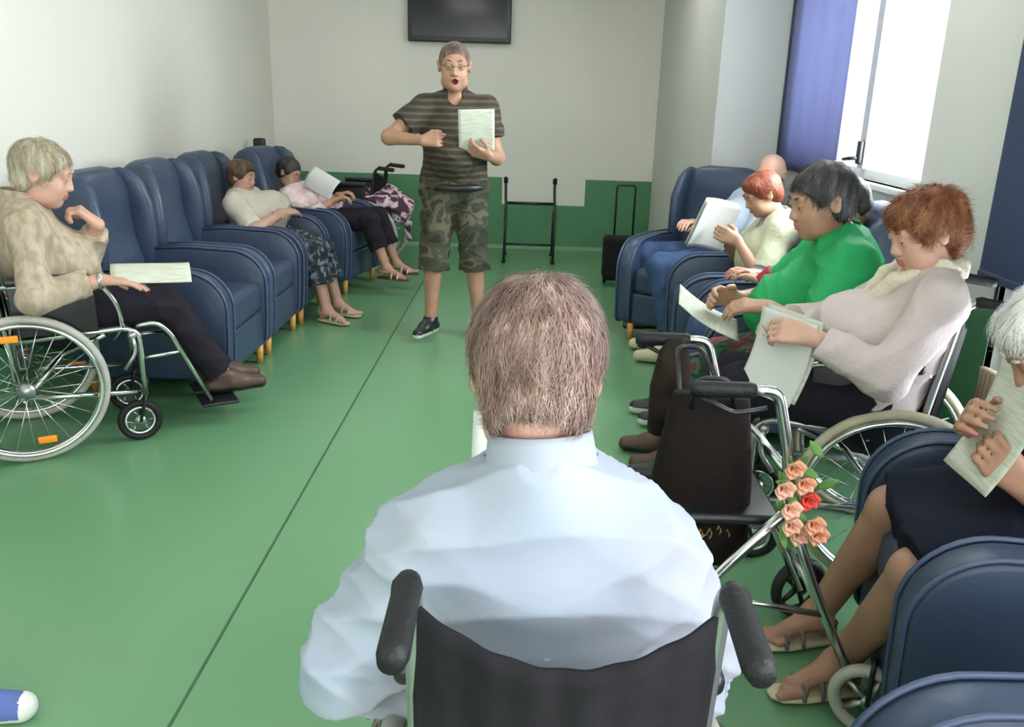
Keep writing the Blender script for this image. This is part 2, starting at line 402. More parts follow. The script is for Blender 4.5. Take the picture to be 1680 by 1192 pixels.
# ------------------------------------------------------------------ armchairs
def arc(cx, cz, r, a0, a1, n=6): return [(cx + r * math.cos(math.radians(a0 + (a1 - a0) * k / n)), cz + r * math.sin(math.radians(a0 + (a1 - a0) * k / n))) for k in range(n + 1)]
def make_armchair(recline=0.0, first=True):
    root = empty('armchair', (0, 0, 0))
    prof = [(-.34, .10), (.34, .10)] + arc(.355, .155, .05, -70, 0, 3) + [(.415, .30)] + arc(.235, .44, .185, 5, 90, 9) + [(0, .635), (-.28, .62), (-.36, .56)]
    for s in (-1, 1):
        a = MB().prism(prof, s * .315 - .05, s * .315 + .05, .02).build('armrest', M['blue'], root)
        pp = MB()
        for yy in (s * .315 - .046, s * .315 + .046):
            pp.tube([(p[0] * 1.002, yy, p[1] * 1.002) for p in prof[1:-1]], .0065, 6)
        pp.build('piping', M['bluepipe'], a)
    MB().box((-.33, -.262, .30), (.40, .262, .465), .045).build('seat', M['blue'], root)
    MB().box((-.33, -.262, .11), (.395, .262, .305), .02).build('base', M['blue'], root)
    lean = .17 + recline
    def P(h, x=0): return (-.27 + x * math.cos(lean) - h * math.sin(lean), 0, .42 + h * math.cos(lean) + x * math.sin(lean))
    n = V(math.cos(lean), 0, math.sin(lean))
    secs = []
    key = [V(*q) for q in ((-.02, .20, .03), (0, .25, .055), (.12, .262, .085), (.26, .262, .07), (.38, .268, .075), (.50, .265, .095), (.58, .245, .085), (.625, .20, .06), (.645, .13, .02))]
    prof_b = []
    for i in range(len(key) - 1):
        p0, p1, p2, p3 = key[max(i - 1, 0)], key[i], key[i + 1], key[min(i + 2, len(key) - 1)]
        for k in range(4):
            t = k / 4; prof_b.append(.5 * (2 * p1 + (p2 - p0) * t + (2 * p0 - 5 * p1 + 4 * p2 - p3) * t * t + (3 * p1 - p0 - 3 * p2 + p3) * t ** 3))
    prof_b.append(key[-1])
    for h, wd, th in prof_b:
        secs.append((P(h, .02), (0, wd, 0), n * th))
    bk = MB().loft(secs, 3.2, 36).build('backrest', M['blue'], root)
    for s in (-1, 1):
        secs = []
        for h, wd, th in ((0.05, .02, .03), (.09, .035, .07), (.25, .042, .115), (.42, .045, .135), (.54, .042, .12), (.60, .03, .08), (.625, .015, .03)):
            c = V(*P(h, .045)); c[1] = s * (.285 - max(0, h - .45) * .25)
            secs.append((c, (0, wd, 0), n * th))
        MB().loft(secs, 2.4, 24).build('wing', M['blue'], root)
    MB().box((-.40, -.25, .25), (-.33, .25, .62), .02).build('back_panel', M['blue'], root)
    for x in (-.30, .36):
        for s in (-1, 1):
            MB().tube([(x, s * .27, .105), (x, s * .27, 0)], [.024, .017], 12).build('leg', M['woodfoot'], root)
    return root
G1 = 'blue armchairs along the left wall'; G2 = 'blue armchairs along the right wall'
def put(o, x, y, deg, label, group):
    o.location = (x, y, 0); o.rotation_euler = (0, 0, math.radians(deg)); tag(o, label, 'armchair', group); return o
ch0 = make_armchair()
put(ch0, -1.80, 4.27, 0, 'empty blue armchair right behind the man in the beige shirt, nearest of the left row', G1)
put(copy_tree(ch0), -1.80, 4.97, 0, 'empty blue armchair between the nearest left armchair and the woman in the cream top', G1)
put(copy_tree(ch0), -1.79, 5.67, 0, 'blue armchair in which the woman with the dark floral trousers sits', G1)
ch4 = make_armchair(.18)
put(ch4, -1.62, 6.65, -12, 'reclined blue armchair of the dark-haired reader, farthest of the left row', G1)
put(copy_tree(ch0), 1.13, 5.45, -124, 'blue armchair turned to the room in the corner by the white pillar', G2)
put(copy_tree(ch0), 1.235, 4.56, 174, 'blue armchair holding the red-haired woman in the cream cardigan', G2)
put(copy_tree(ch0), 1.235, 3.80, 174, 'blue armchair under the window behind the person in the green shirt', G2)
put(copy_tree(ch0), 1.295, 1.77, 166, 'blue armchair holding the white-haired reader in the navy skirt at lower right', G2)
put(copy_tree(ch0), .94, .755, 178, 'empty blue armchair cut off by the bottom right corner of the photo', G2)

# ------------------------------------------------------------------ wheelchairs
def wheel_parts(name, root, c, R, tyre_mat, spokes=18, tyre_r=.014, handrim=0, hub_r=.02, refl=(), width=.02, fork=None):
    """a wheel standing in the x-z plane; its rim, spokes and hub are sub-parts"""
    w = MB().torus(c, (0, 1, 0), R - tyre_r, tyre_r, 56, 10).build(name, tyre_mat, root)
    MB().torus(c, (0, 1, 0), R - tyre_r * 2.3, tyre_r * .55, 56, 8, 1.6).build('rim', M['chrome'], w)
    sp = MB()
    for k in range(spokes):
        a = 2 * math.pi * k / spokes; e = .35 * (1 if k % 2 else -1)
        p0 = V(c[0] + math.cos(a + e) * hub_r, c[1] + (width if k % 4 < 2 else -width), c[2] + math.sin(a + e) * hub_r)
        p1 = V(c[0] + math.cos(a) * (R - tyre_r * 2.2), c[1], c[2] + math.sin(a) * (R - tyre_r * 2.2))
        sp.tube([p0, p1], .0018, 5)
    sp.build('spokes', M['chrome'], w)
    MB().cyl((c[0], c[1] - width * 1.6, c[2]), (c[0], c[1] + width * 1.6, c[2]), hub_r, 20).build('hub', M['alu'], w)
    if handrim:
        cc = (c[0], c[1] + handrim, c[2]); hr = MB().torus(cc, (0, 1, 0), R - .035, .0085, 56, 8)
        for k in range(6):
            a = math.pi / 3 * k + .3
            hr.tube([(c[0] + math.cos(a) * (R - .034), c[1] + handrim, c[2] + math.sin(a) * (R - .034)), (c[0] + math.cos(a) * (R - .034), c[1], c[2] + math.sin(a) * (R - .034))], .004, 6)
        hr.build('handrim', M['chrome'], w)
    for a in refl:
        p = V(c[0] + math.cos(a) * R * .72, c[1] + (.016 if handrim > 0 else -.016), c[2] + math.sin(a) * R * .72)
        MB().box(p - V(.034, .006, .014), p + V(.034, .006, .014), .005).build('reflector', M['amber'], w)
    return w

def caster(root, c, R, tyre_mat):
    s = wheel_parts('caster', root, c, R, tyre_mat, 6, R * .16, 0, R * .25, (), .012)
    f = MB(); 
    for dy in (-.024, .024): f.ftube([(c[0], c[1] + dy, c[2]), (c[0] + .03, c[1] + dy, c[2] + R + .015), (c[0] + .035, c[1], c[2] + R + .03)], .007, .02, 8)
    f.cyl((c[0] + .035, c[1], c[2] + R + .02), (c[0] + .035, c[1], c[2] + R + .10), .012)
    f.build('fork', M['black'], s)

def make_wheelchair(loc, deg, label, group, w=.42, tyre='tyre', metal='chrome', refl=(), handle='grip', foot=True, backtop=.88, sag=.07, hz=.93, splay=0.0):
    root = empty('wheelchair', loc, math.radians(deg), label, 'wheelchair', group)
    hw = w / 2; wy = hw + .05; mt = M[metal]
    for s in (-1, 1):
        wheel_parts('rear_wheel', root, (0, s * wy, .30), .30, M[tyre], 24, .016, s * .028, .03, refl if s < 0 else [a + 1 for a in refl], .022)
    fr = MB(); r = .0115
    for s in (-1, 1):
        y = s * hw
        fr.ftube([(-.03, y, .22), (-.05, y, .55), (-.10, y, hz - .03), (-.13, y, hz), (-.25, y + s * splay, hz - .01)], r, .05)
        fr.ftube([(-.04, y, .48), (.38, y, .50), (.43, y, .47), (.43, y, .20)], r, .06)
        fr.ftube([(-.03, y, .25), (.40, y, .22)], r)
        fr.cyl((0, y, .30), (0, s * (wy + .01), .30), .012)
        fr.ftube([(-.05, y * 1.02, .70), (.06, y * 1.06, .705), (.30, y * 1.06, .70), (.36, y * 1.04, .60), (.37, y, .50)], r * .9, .07)
    fr.cyl((-.02, -hw, .23), (.30, hw, .48), .010); fr.cyl((-.02, hw, .23), (.30, -hw, .48), .010)
    fr.build('frame', mt, root)
    for s in (-1, 1):
        y = s * hw
        MB().tube([(-.13, y, hz), (-.145, y, hz), (-.16, y + s * splay * .2, hz - .002), (-.25, y + s * splay, hz - .01), (-.265, y + s * splay, hz - .011)], [.014, .018, .0165, .0175, .014], 14).build('push_handle', M['rubber'], root)
        a = MB().box((-.03, y * 1.06 - .027, .705), (.27, y * 1.06 + .027, .74), .014).build('armrest', M['black'], root)
        MB().box((-.02, y * 1.04 - .005, .50), (.28, y * 1.04 + .005, .70), .004).build('side_guard', M['black'], root)
        caster(root, (.40, s * (hw - .01), .09), .09, M['rubber'])
        if foot:
            f = MB().ftube([(.42, y * .92, .50), (.50, y * .92, .51), (.55, y * .92, .46), (.70, y * .85, .13)], .0105, .06).ftube([(.43, y * .92, .36), (.59, y * .9, .37)], .009)
            h = f.build('footrest_hanger', mt, root)
            MB().box((.66, y * .85 - s * .15 - .01 if s > 0 else y * .85, .095), (.82, y * .85 if s > 0 else y * .85 + .16, .11), .006).build('footplate', M['black'], h)
            MB().ball((.40, y * 1.06, .47), .018).ftube([(.40, y * 1.1, .47), (.41, y * 1.12, .40), (.36, y * 1.12, .33)], .008, .03, 8).build('brake_lever', M['alu'], root)
    def back(u, v):
        y = (u - .5) * w * 1.0; x = -.055 - .045 * v - .05 * math.sin(math.pi * u) + .004 * math.sin(u * 40) * (1 - v * .5)
        top = backtop - sag * (1 - (2 * u - 1) ** 2)
        return (x, y, .46 + v * (top - .46))
    MB().grid(back, 48, 14, .006).build('backrest', M['nylonblk'], root)
    def seat(u, v): return (-.03 + v * .42, (u - .5) * w, .50 - .025 * math.sin(math.pi * u))
    MB().grid(seat, 16, 8, .012).build('seat', M['nylonblk'], root)
    return root
GW = 'wheelchairs in the circle'
make_wheelchair((-2.055, 3.375, 0), 30, 'wheelchair with amber wheel reflectors carrying the man in the beige shirt', GW, .42, 'tyre', 'chrome', (1.75, -1.35))
make_wheelchair((.066, .975, 0), 90, 'black-backed wheelchair in front of the camera carrying the man in the pale blue shirt', GW, .362, 'tyre', 'alu', (), backtop=.885, sag=.05)
make_wheelchair((1.235, 2.65, 0), 163, 'wheelchair with cream tyres carrying the auburn-haired woman in the pale pink cardigan', GW, .42, 'tyrecream', 'alu', ())
make_wheelchair((-1.33, 7.45, 0), 176, 'empty black wheelchair by the far wall under a pink patterned blanket', GW, .42, 'tyre', 'black', (), backtop=.84, hz=.86)

# ------------------------------------------------------------------ SDF figures
def surface_nets(F, org, h):
    In = F < 0; n = np.array(F.shape); a = In.astype(np.uint8)
    c = np.zeros(tuple(n - 1), np.uint8)
    for i in (0, 1):
        for j in (0, 1):
            for k in (0, 1):
                c += a[i:n[0] - 1 + i, j:n[1] - 1 + j, k:n[2] - 1 + k]
    lin = np.flatnonzero((c > 0) & (c < 8)); ci = np.stack(np.unravel_index(lin, c.shape), 1)
    acc = np.zeros((len(lin), 3)); cnt = np.zeros(len(lin))
    corners = [(i, j, k) for i in (0, 1) for j in (0, 1) for k in (0, 1)]
    for p in corners:
        for ax in range(3):
            if p[ax]: continue
            q = list(p); q[ax] = 1
            f0 = F[ci[:, 0] + p[0], ci[:, 1] + p[1], ci[:, 2] + p[2]]; f1 = F[ci[:, 0] + q[0], ci[:, 1] + q[1], ci[:, 2] + q[2]]
            cr = (f0 < 0) != (f1 < 0)
            t = np.where(cr, f0 / np.where(cr, f0 - f1, 1), 0)
            pos = np.array(p, float)[None].repeat(len(lin), 0); pos[:, ax] = t
            acc[cr] += pos[cr]; cnt[cr] += 1
    vs = (ci + acc / cnt[:, None]) * h + org
    faces = []
    st = np.array([c.shape[1] * c.shape[2], c.shape[2], 1])
    for ax in range(3):
        u, v = (ax + 1) % 3, (ax + 2) % 3
        s0 = [slice(None)] * 3; s1 = [slice(None)] * 3; s0[ax] = slice(0, -1); s1[ax] = slice(1, None)
        A = In[tuple(s0)]; B = In[tuple(s1)]; e = np.argwhere(A != B)
        ok = (e[:, u] > 0) & (e[:, v] > 0) & (e[:, u] < c.shape[u]) & (e[:, v] < c.shape[v]); e = e[ok]
        base = e @ st
        q = np.stack([base - st[u] - st[v], base - st[v], base, base - st[u]], 1)
        flip = ~A[e[:, 0], e[:, 1], e[:, 2]]
        q[flip] = q[flip][:, ::-1]
        faces.append(np.searchsorted(lin, q))
    return vs, np.concatenate(faces)

class SDF:
    def __init__(s, h): s.h = h * QUAL; s.p = []
    def cone(s, a, b, ra, rb=None, k=.03, flat=None, sub=False, cut=False):
        s.p.append(('c', V(*a), V(*b), ra, ra if rb is None else rb, k, flat, sub, cut)); return s
    def ell(s, c, r, R=None, k=.03, sub=False):
        s.p.append(('e', V(*c), V(*r), np.eye(3) if R is None else np.asarray(R, float), k, sub)); return s
    def cutp(s, p, n):                                  # remove everything on the +n side
        s.p.append(('p', V(*p), unit(n))); return s
    def cutsph(s, p, n, rad):                           # the same, only within rad of p
        s.p.append(('q', V(*p), unit(n), rad)); return s
    def mesh(s):
        lo = V(9e9, 9e9, 9e9); hi = -lo
        for p in s.p:
            if p[0] == 'c' and not p[7]:
                r = max(p[3], p[4]) * 1.02 + .01
                for q in (p[1], p[2]): lo = np.minimum(lo, q - r); hi = np.maximum(hi, q + r)
            if p[0] == 'e' and not p[5]:
                r = p[2].max() + .01; lo = np.minimum(lo, p[1] - r); hi = np.maximum(hi, p[1] + r)
        h = s.h; lo -= 3 * h; hi += 3 * h
        n = np.ceil((hi - lo) / h).astype(int) + 1; F = np.full(tuple(n), .2, np.float32)
        ax = [(lo[i] + np.arange(n[i]) * h).astype(np.float32) for i in range(3)]
        for p in s.p:
            if p[0] in 'pq':
                X = ax[0][:, None, None] - p[1][0]; Y = ax[1][None, :, None] - p[1][1]; Z = ax[2][None, None, :] - p[1][2]
                dd = X * p[2][0] + Y * p[2][1] + Z * p[2][2]
                if p[0] == 'p': np.maximum(F, dd, out=F)
                else:
                    m = (X * X + Y * Y + Z * Z) < p[3] ** 2
                    F = np.where(m, np.maximum(F, dd), F)
                continue
            if p[0] == 'c':
                _, a, b, ra, rb, k, flat, sub, cut = p; r = max(ra, rb)
                l = np.minimum(a, b) - r - k - 2 * h; u = np.maximum(a, b) + r + k + 2 * h
            else:
                _, c, rr, R, k, sub = p; l = c - rr.max() - k - 2 * h; u = c + rr.max() + k + 2 * h
            i0 = np.clip(np.floor((l - lo) / h).astype(int), 0, n); i1 = np.clip(np.ceil((u - lo) / h).astype(int) + 1, 0, n)
            if (i1 <= i0).any(): continue
            sl = tuple(slice(i0[i], i1[i]) for i in range(3))
            X = ax[0][sl[0]][:, None, None]; Y = ax[1][sl[1]][None, :, None]; Z = ax[2][sl[2]][None, None, :]
            if p[0] == 'c':
                px, py, pz = X - a[0], Y - a[1], Z - a[2]; ba = b - a; fl = 1.0
                if flat is not None:
                    D, f = flat; D = unit(D); g = (1 / f - 1)
                    dd = (px * D[0] + py * D[1] + pz * D[2]) * g
                    px = px + dd * D[0]; py = py + dd * D[1]; pz = pz + dd * D[2]; ba = ba + D * np.dot(ba, D) * g
                    fl = (1 + f) / 2
                L2 = max(float(ba @ ba), 1e-9)
                t = np.clip((px * ba[0] + py * ba[1] + pz * ba[2]) / L2, 0, 1)
                dx = px - t * ba[0]; dy = py - t * ba[1]; dz = pz - t * ba[2]
                d = (np.sqrt(dx * dx + dy * dy + dz * dz) - (ra + (rb - ra) * t)) * fl
                if cut:
                    nb = unit(b - a); d = np.maximum(d, (X - b[0]) * nb[0] + (Y - b[1]) * nb[1] + (Z - b[2]) * nb[2])
            else:
                px, py, pz = X - c[0], Y - c[1], Z - c[2]
                q = [(px * R[0][i] + py * R[1][i] + pz * R[2][i]) / rr[i] for i in range(3)]
                g = np.sqrt(q[0] ** 2 + q[1] ** 2 + q[2] ** 2) + 1e-6
                g2 = np.sqrt((q[0] / rr[0]) ** 2 + (q[1] / rr[1]) ** 2 + (q[2] / rr[2]) ** 2) + 1e-6
                d = g * (g - 1) / g2
            f = F[sl]; d = d.astype(np.float32)
            if sub:
                d = -d; hh = np.maximum(k - np.abs(f - d), 0) / max(k, 1e-6); F[sl] = np.maximum(f, d) + hh * hh * k * .25
            else:
                hh = np.maximum(k - np.abs(f - d), 0) / max(k, 1e-6); F[sl] = np.minimum(f, d) - hh * hh * k * .25
        F[0], F[-1], F[:, 0], F[:, -1], F[:, :, 0], F[:, :, -1] = .2, .2, .2, .2, .2, .2
        return surface_nets(F, lo, h)

def vnormals(vs, fs):
    a, b, c, d = (vs[fs[:, i]] for i in range(4)); n = np.cross(c - a, d - b); N = np.zeros_like(vs)
    for i in range(4): np.add.at(N, fs[:, i], n)
    return N / (np.linalg.norm(N, axis=1)[:, None] + 1e-12)

def folds(vs, fs, amp, seed=0, freq=1.0, axis=None):
    """cloth creases: bent ridges running in a few directions"""
    rg = np.random.default_rng(seed); N = vnormals(vs, fs); d = np.zeros(len(vs))
    for k in range(5):
        a = unit(rg.normal(size=3)) if axis is None else unit(np.asarray(axis, float) + rg.normal(size=3) * .35)
        b = unit(rg.normal(size=3)); c = unit(rg.normal(size=3)); fq = freq * rg.uniform(60, 150)
        ph = vs @ a * fq + 1.6 * np.sin(vs @ b * 11 * freq + rg.uniform(0, 6)) + rg.uniform(0, 6)
        env = .5 + .5 * np.sin(vs @ c * 9 * freq + rg.uniform(0, 6))
        d += (1 - 2 * np.abs(np.sin(ph * .5)) ** .8) * env * 70 / fq * 1.2
    return vs + N * (d * amp / 2)[:, None]

def ik(s, w, l1, l2, pole):
    s = V(*s); w = V(*w); d = w - s; L = np.linalg.norm(d); Lm = (l1 + l2) * .995
    if L > Lm: w = s + d / L * Lm; L = Lm; d = w - s
    L = max(L, abs(l1 - l2) + .02); u = unit(d); a = (l1 * l1 - l2 * l2 + L * L) / (2 * L); h = math.sqrt(max(l1 * l1 - a * a, 0))
    p = V(*pole); p = unit(p - u * np.dot(p, u)); return s + u * a + p * h, w

def basis(f, up):
    f = unit(f); r = unit(np.cross(f, up)); u = np.cross(r, f); return r, f, u      # columns right, forward, up

def hand(sd, w, d, n, side, curl, sc=1.0, k=.012, spread=1.0, thumb=.6, point=False):
    """palm plus five separate fingers; d forward, n palm normal, side = thumb side"""
    d = unit(d); n = unit(n - d * np.dot(n, d)); s = unit(side - d * np.dot(side, d) - n * np.dot(side, n)); w = V(*w)
    for i in range(4):
        K = w + d * .086 * sc + s * (1.5 - i) * .021 * sc * spread
        sd.cone(w + s * (1.5 - i) * .010 * sc, K, .0165 * sc, .0125 * sc, k=.014)
        p = K; ang = 0; L = (.043, .027, .021); q = (.95, 1.06, 1.0, .8)[i]
        for j in range(3):
            c = curl if not (point and i == 0) else .08
            ang += math.radians((48, 62, 40)[j]) * c
            e = p + (d * math.cos(ang) + n * math.sin(ang)) * L[j] * q * sc
            sd.cone(p, e, (.0098, .0088, .0080)[j] * sc, (.0088, .0080, .0070)[j] * sc, k=.005); p = e
    b = w + d * .022 * sc + s * .020 * sc; t1 = b + (d * .55 + s * .75 + n * thumb * .6) * .044 * sc
    t2 = t1 + (d * .85 + s * .25 + n * thumb) * .030 * sc / 1.2; t3 = t2 + (d * .9 + n * thumb) * .022 * sc / 1.2
    sd.cone(b, t1, .0165 * sc, .0125 * sc, k=.012); sd.cone(t1, t2, .0115 * sc, .0105 * sc, k=.005); sd.cone(t2, t3, .0105 * sc, .0085 * sc, k=.005)

def head_frame(c, look, tilt, sc):
    r, f, u = basis(look, V(math.sin(tilt) * look[1], -math.sin(tilt) * look[0], math.cos(tilt)))
    R = np.stack([r, f, u], 1); c = V(*c)
    return R, (lambda x, y, z: c + R @ (V(x, y, z) * sc))

def add_head(sd, c, look, sc=1.0, tilt=0.0, open_mouth=False, jowl=1.0, nose=1.0):
    R, P = head_frame(c, look, tilt, sc)
    E = lambda x, y, z, a, b, cc, k=.012, sub=False: sd.ell(P(x, y, z), V(a, b, cc) * sc, R, k * sc, sub)
    E(0, -.014, .034, .076, .094, .085, .02); E(0, .030, -.030, .059 * jowl, .064, .086, .03)
    E(0, .058, -.088, .030, .026, .022, .02)
    for s in (-1, 1):
        E(s * .037, .056, -.032, .026 * jowl, .027, .032, .02)
        E(s * .042, .030, -.070, .026 * jowl, .040, .026, .025)
    sd.cone(P(-.036, .078, .034), P(.036, .078, .034), .014 * sc, k=.014 * sc)
    for s in (-1, 1):
        E(s * .031, .103, .010, .017, .016, .011, .010, True)
        E(s * .031, .0820, .0160, .0158, .0125, .0088, .004)          # upper lid
        E(s * .031, .0800, .0025, .0135, .0110, .0055, .004)          # lower lid
    sd.cone(P(0, .088, .020), P(0, .1035 + .006 * (nose - 1), -.022), .0065 * sc, .0105 * sc * nose, k=.014 * sc)
    for s in (-1, 1): E(s * .011, .096, -.025, .0085 * nose, .010, .0078, .008)
    E(0, .089, -.051, .022, .012, .0065, .006); E(0, .087, -.063, .019, .012, .007, .006)
    if open_mouth: E(0, .097, -.062, .016, .026, .014, .004, True)
    else: E(0, .102, -.0565, .020, .006, .0018, .003, True)
    for s in (-1, 1):
        E(s * .077, -.012, .002, .010, .020, .031, .008); E(s * .080, -.018, .020, .011, .016, .014, .006)
        E(s * .087, -.006, .004, .006, .010, .016, .004, True)
    return R, P

def hair_sdf(style, c, look, sc, tilt, h, thick=.014):
    R, P = head_frame(c, look, tilt, sc); sd = SDF(h)
    E = lambda x, y, z, a, b, cc, k=.012, sub=False: sd.ell(P(x, y, z), V(a, b, cc) * sc, R, k * sc, sub)
    t = thick
    if style == 'short':
        E(0, -.016, .036, .076 + t, .094 + t, .085 + t); E(0, -.050, -.020, .066 + t * .6, .052 + t * .5, .070)
        E(0, .090, -.022, .090, .080, .090, .012, True)
        for s in (-1, 1): E(s * .092, .030, -.040, .030, .050, .055, .01, True); E(s * .09, -.01, -.005, .017, .022, .032, .006, True)
        sd.cutp(P(0, -.05, -.062), -R[:, 2] - R[:, 1] * .35)
    elif style == 'full':                                          # voluminous short set hair
        E(0, -.020, .045, .090 + t, .104 + t, .088 + t, .02); E(0, -.062, -.010, .078 + t * .6, .056 + t * .5, .078, .03)
        E(0, .040, .085, .070, .045, .034, .03)
        E(0, .106, -.030, .096, .080, .092, .014, True)
        for s in (-1, 1): E(s * .095, .030, -.048, .030, .045, .050, .01, True); E(s * .094, -.008, -.010, .018, .018, .026, .006, True)
        sd.cutp(P(0, -.05, -.086), -R[:, 2])
    elif style == 'bob':
        E(0, -.016, .036, .080 + t, .096 + t, .085 + t); E(0, -.035, -.045, .078 + t, .066 + t, .085, .03)
        E(0, .100, -.035, .074, .080, .088, .014, True); sd.cutp(P(0, -.05, -.115), -R[:, 2])
    elif style == 'fringe':                                        # bald crown, hair round the sides
        E(0, -.018, .020, .076 + t * .7, .094 + t * .7, .075); E(0, -.052, -.022, .066 + t * .4, .048 + t * .4, .066)
        E(0, .080, -.010, .095, .080, .095, .01, True); sd.cutp(P(0, -.03, .055), R[:, 2] * .9 + R[:, 1] * .5)
        for s in (-1, 1): E(s * .09, -.01, -.005, .017, .022, .032, .006, True)
        sd.cutp(P(0, -.05, -.080), -R[:, 2])
    return sd.mesh(), R, P

def strands(vs, fs, P0, R, n, length, width, seed, lift=.25, flow=None, curl=0.0):
    """one mesh of fine flat locks lying on the hair cap"""
    rg = np.random.default_rng(seed); N = vnormals(vs, fs); idx = rg.integers(0, len(vs), n)
    p = vs[idx] + rg.normal(size=(n, 3)) * .002; nn = N[idx]
    crown = P0(0, -.045, .115); away = p - crown
    if flow is not None: away = away * .6 + np.asarray(flow) * .1
    t = away - nn * (away * nn).sum(1)[:, None]; t = t / (np.linalg.norm(t, axis=1)[:, None] + 1e-9)
    t = t + rg.normal(size=(n, 3)) * .22; t -= nn * (t * nn).sum(1)[:, None]; t /= np.linalg.norm(t, axis=1)[:, None]
    L = length * rg.uniform(.6, 1.3, n)[:, None]; s = np.cross(t, nn); segs = 5; out = []
    cx = rg.normal(size=n)[:, None] * curl
    for k in range(segs):
        u = k / (segs - 1)
        c = p + t * L * u + nn * (L * lift * math.sin(u * 2.6) * .35 - .001 + .0015) - nn * L * .10 * u * u + s * L * cx * u * u
        w = width * (1 - u * .75) * .5
        out += [c - s * w, c + s * w]
    A = np.stack(out, 1); vs2 = A.reshape(-1, 3); m = 2 * segs
    f = []
    for k in range(segs - 1):
        b = np.arange(n) * m + 2 * k; f.append(np.stack([b, b + 1, b + 3, b + 2], 1))
    return vs2, np.concatenate(f)

def hair_mat(name, c0, c1, c2):
    m = mat_ramp(name, 'noise', 22, [(.30, c0), (.5, c1), (.70, c2)], .55, False, .6, (1.6, 1.6, .35), 6)
    nt = m.node_tree; b = nt.nodes['Principled BSDF']
    tc = [x for x in nt.nodes if x.type == 'TEX_COORD'][0]
    n2 = nt.nodes.new('ShaderNodeTexNoise'); n2.inputs['Scale'].default_value = 70; n2.inputs['Detail'].default_value = 4
    bp = nt.nodes.new('ShaderNodeBump'); bp.inputs['Strength'].default_value = .5; bp.inputs['Distance'].default_value = .01
    nt.links.new(tc.outputs['Object'], n2.inputs['Vector']); nt.links.new(n2.outputs['Fac'], bp.inputs['Height']); nt.links.new(bp.outputs['Normal'], b.inputs['Normal'])
    return m

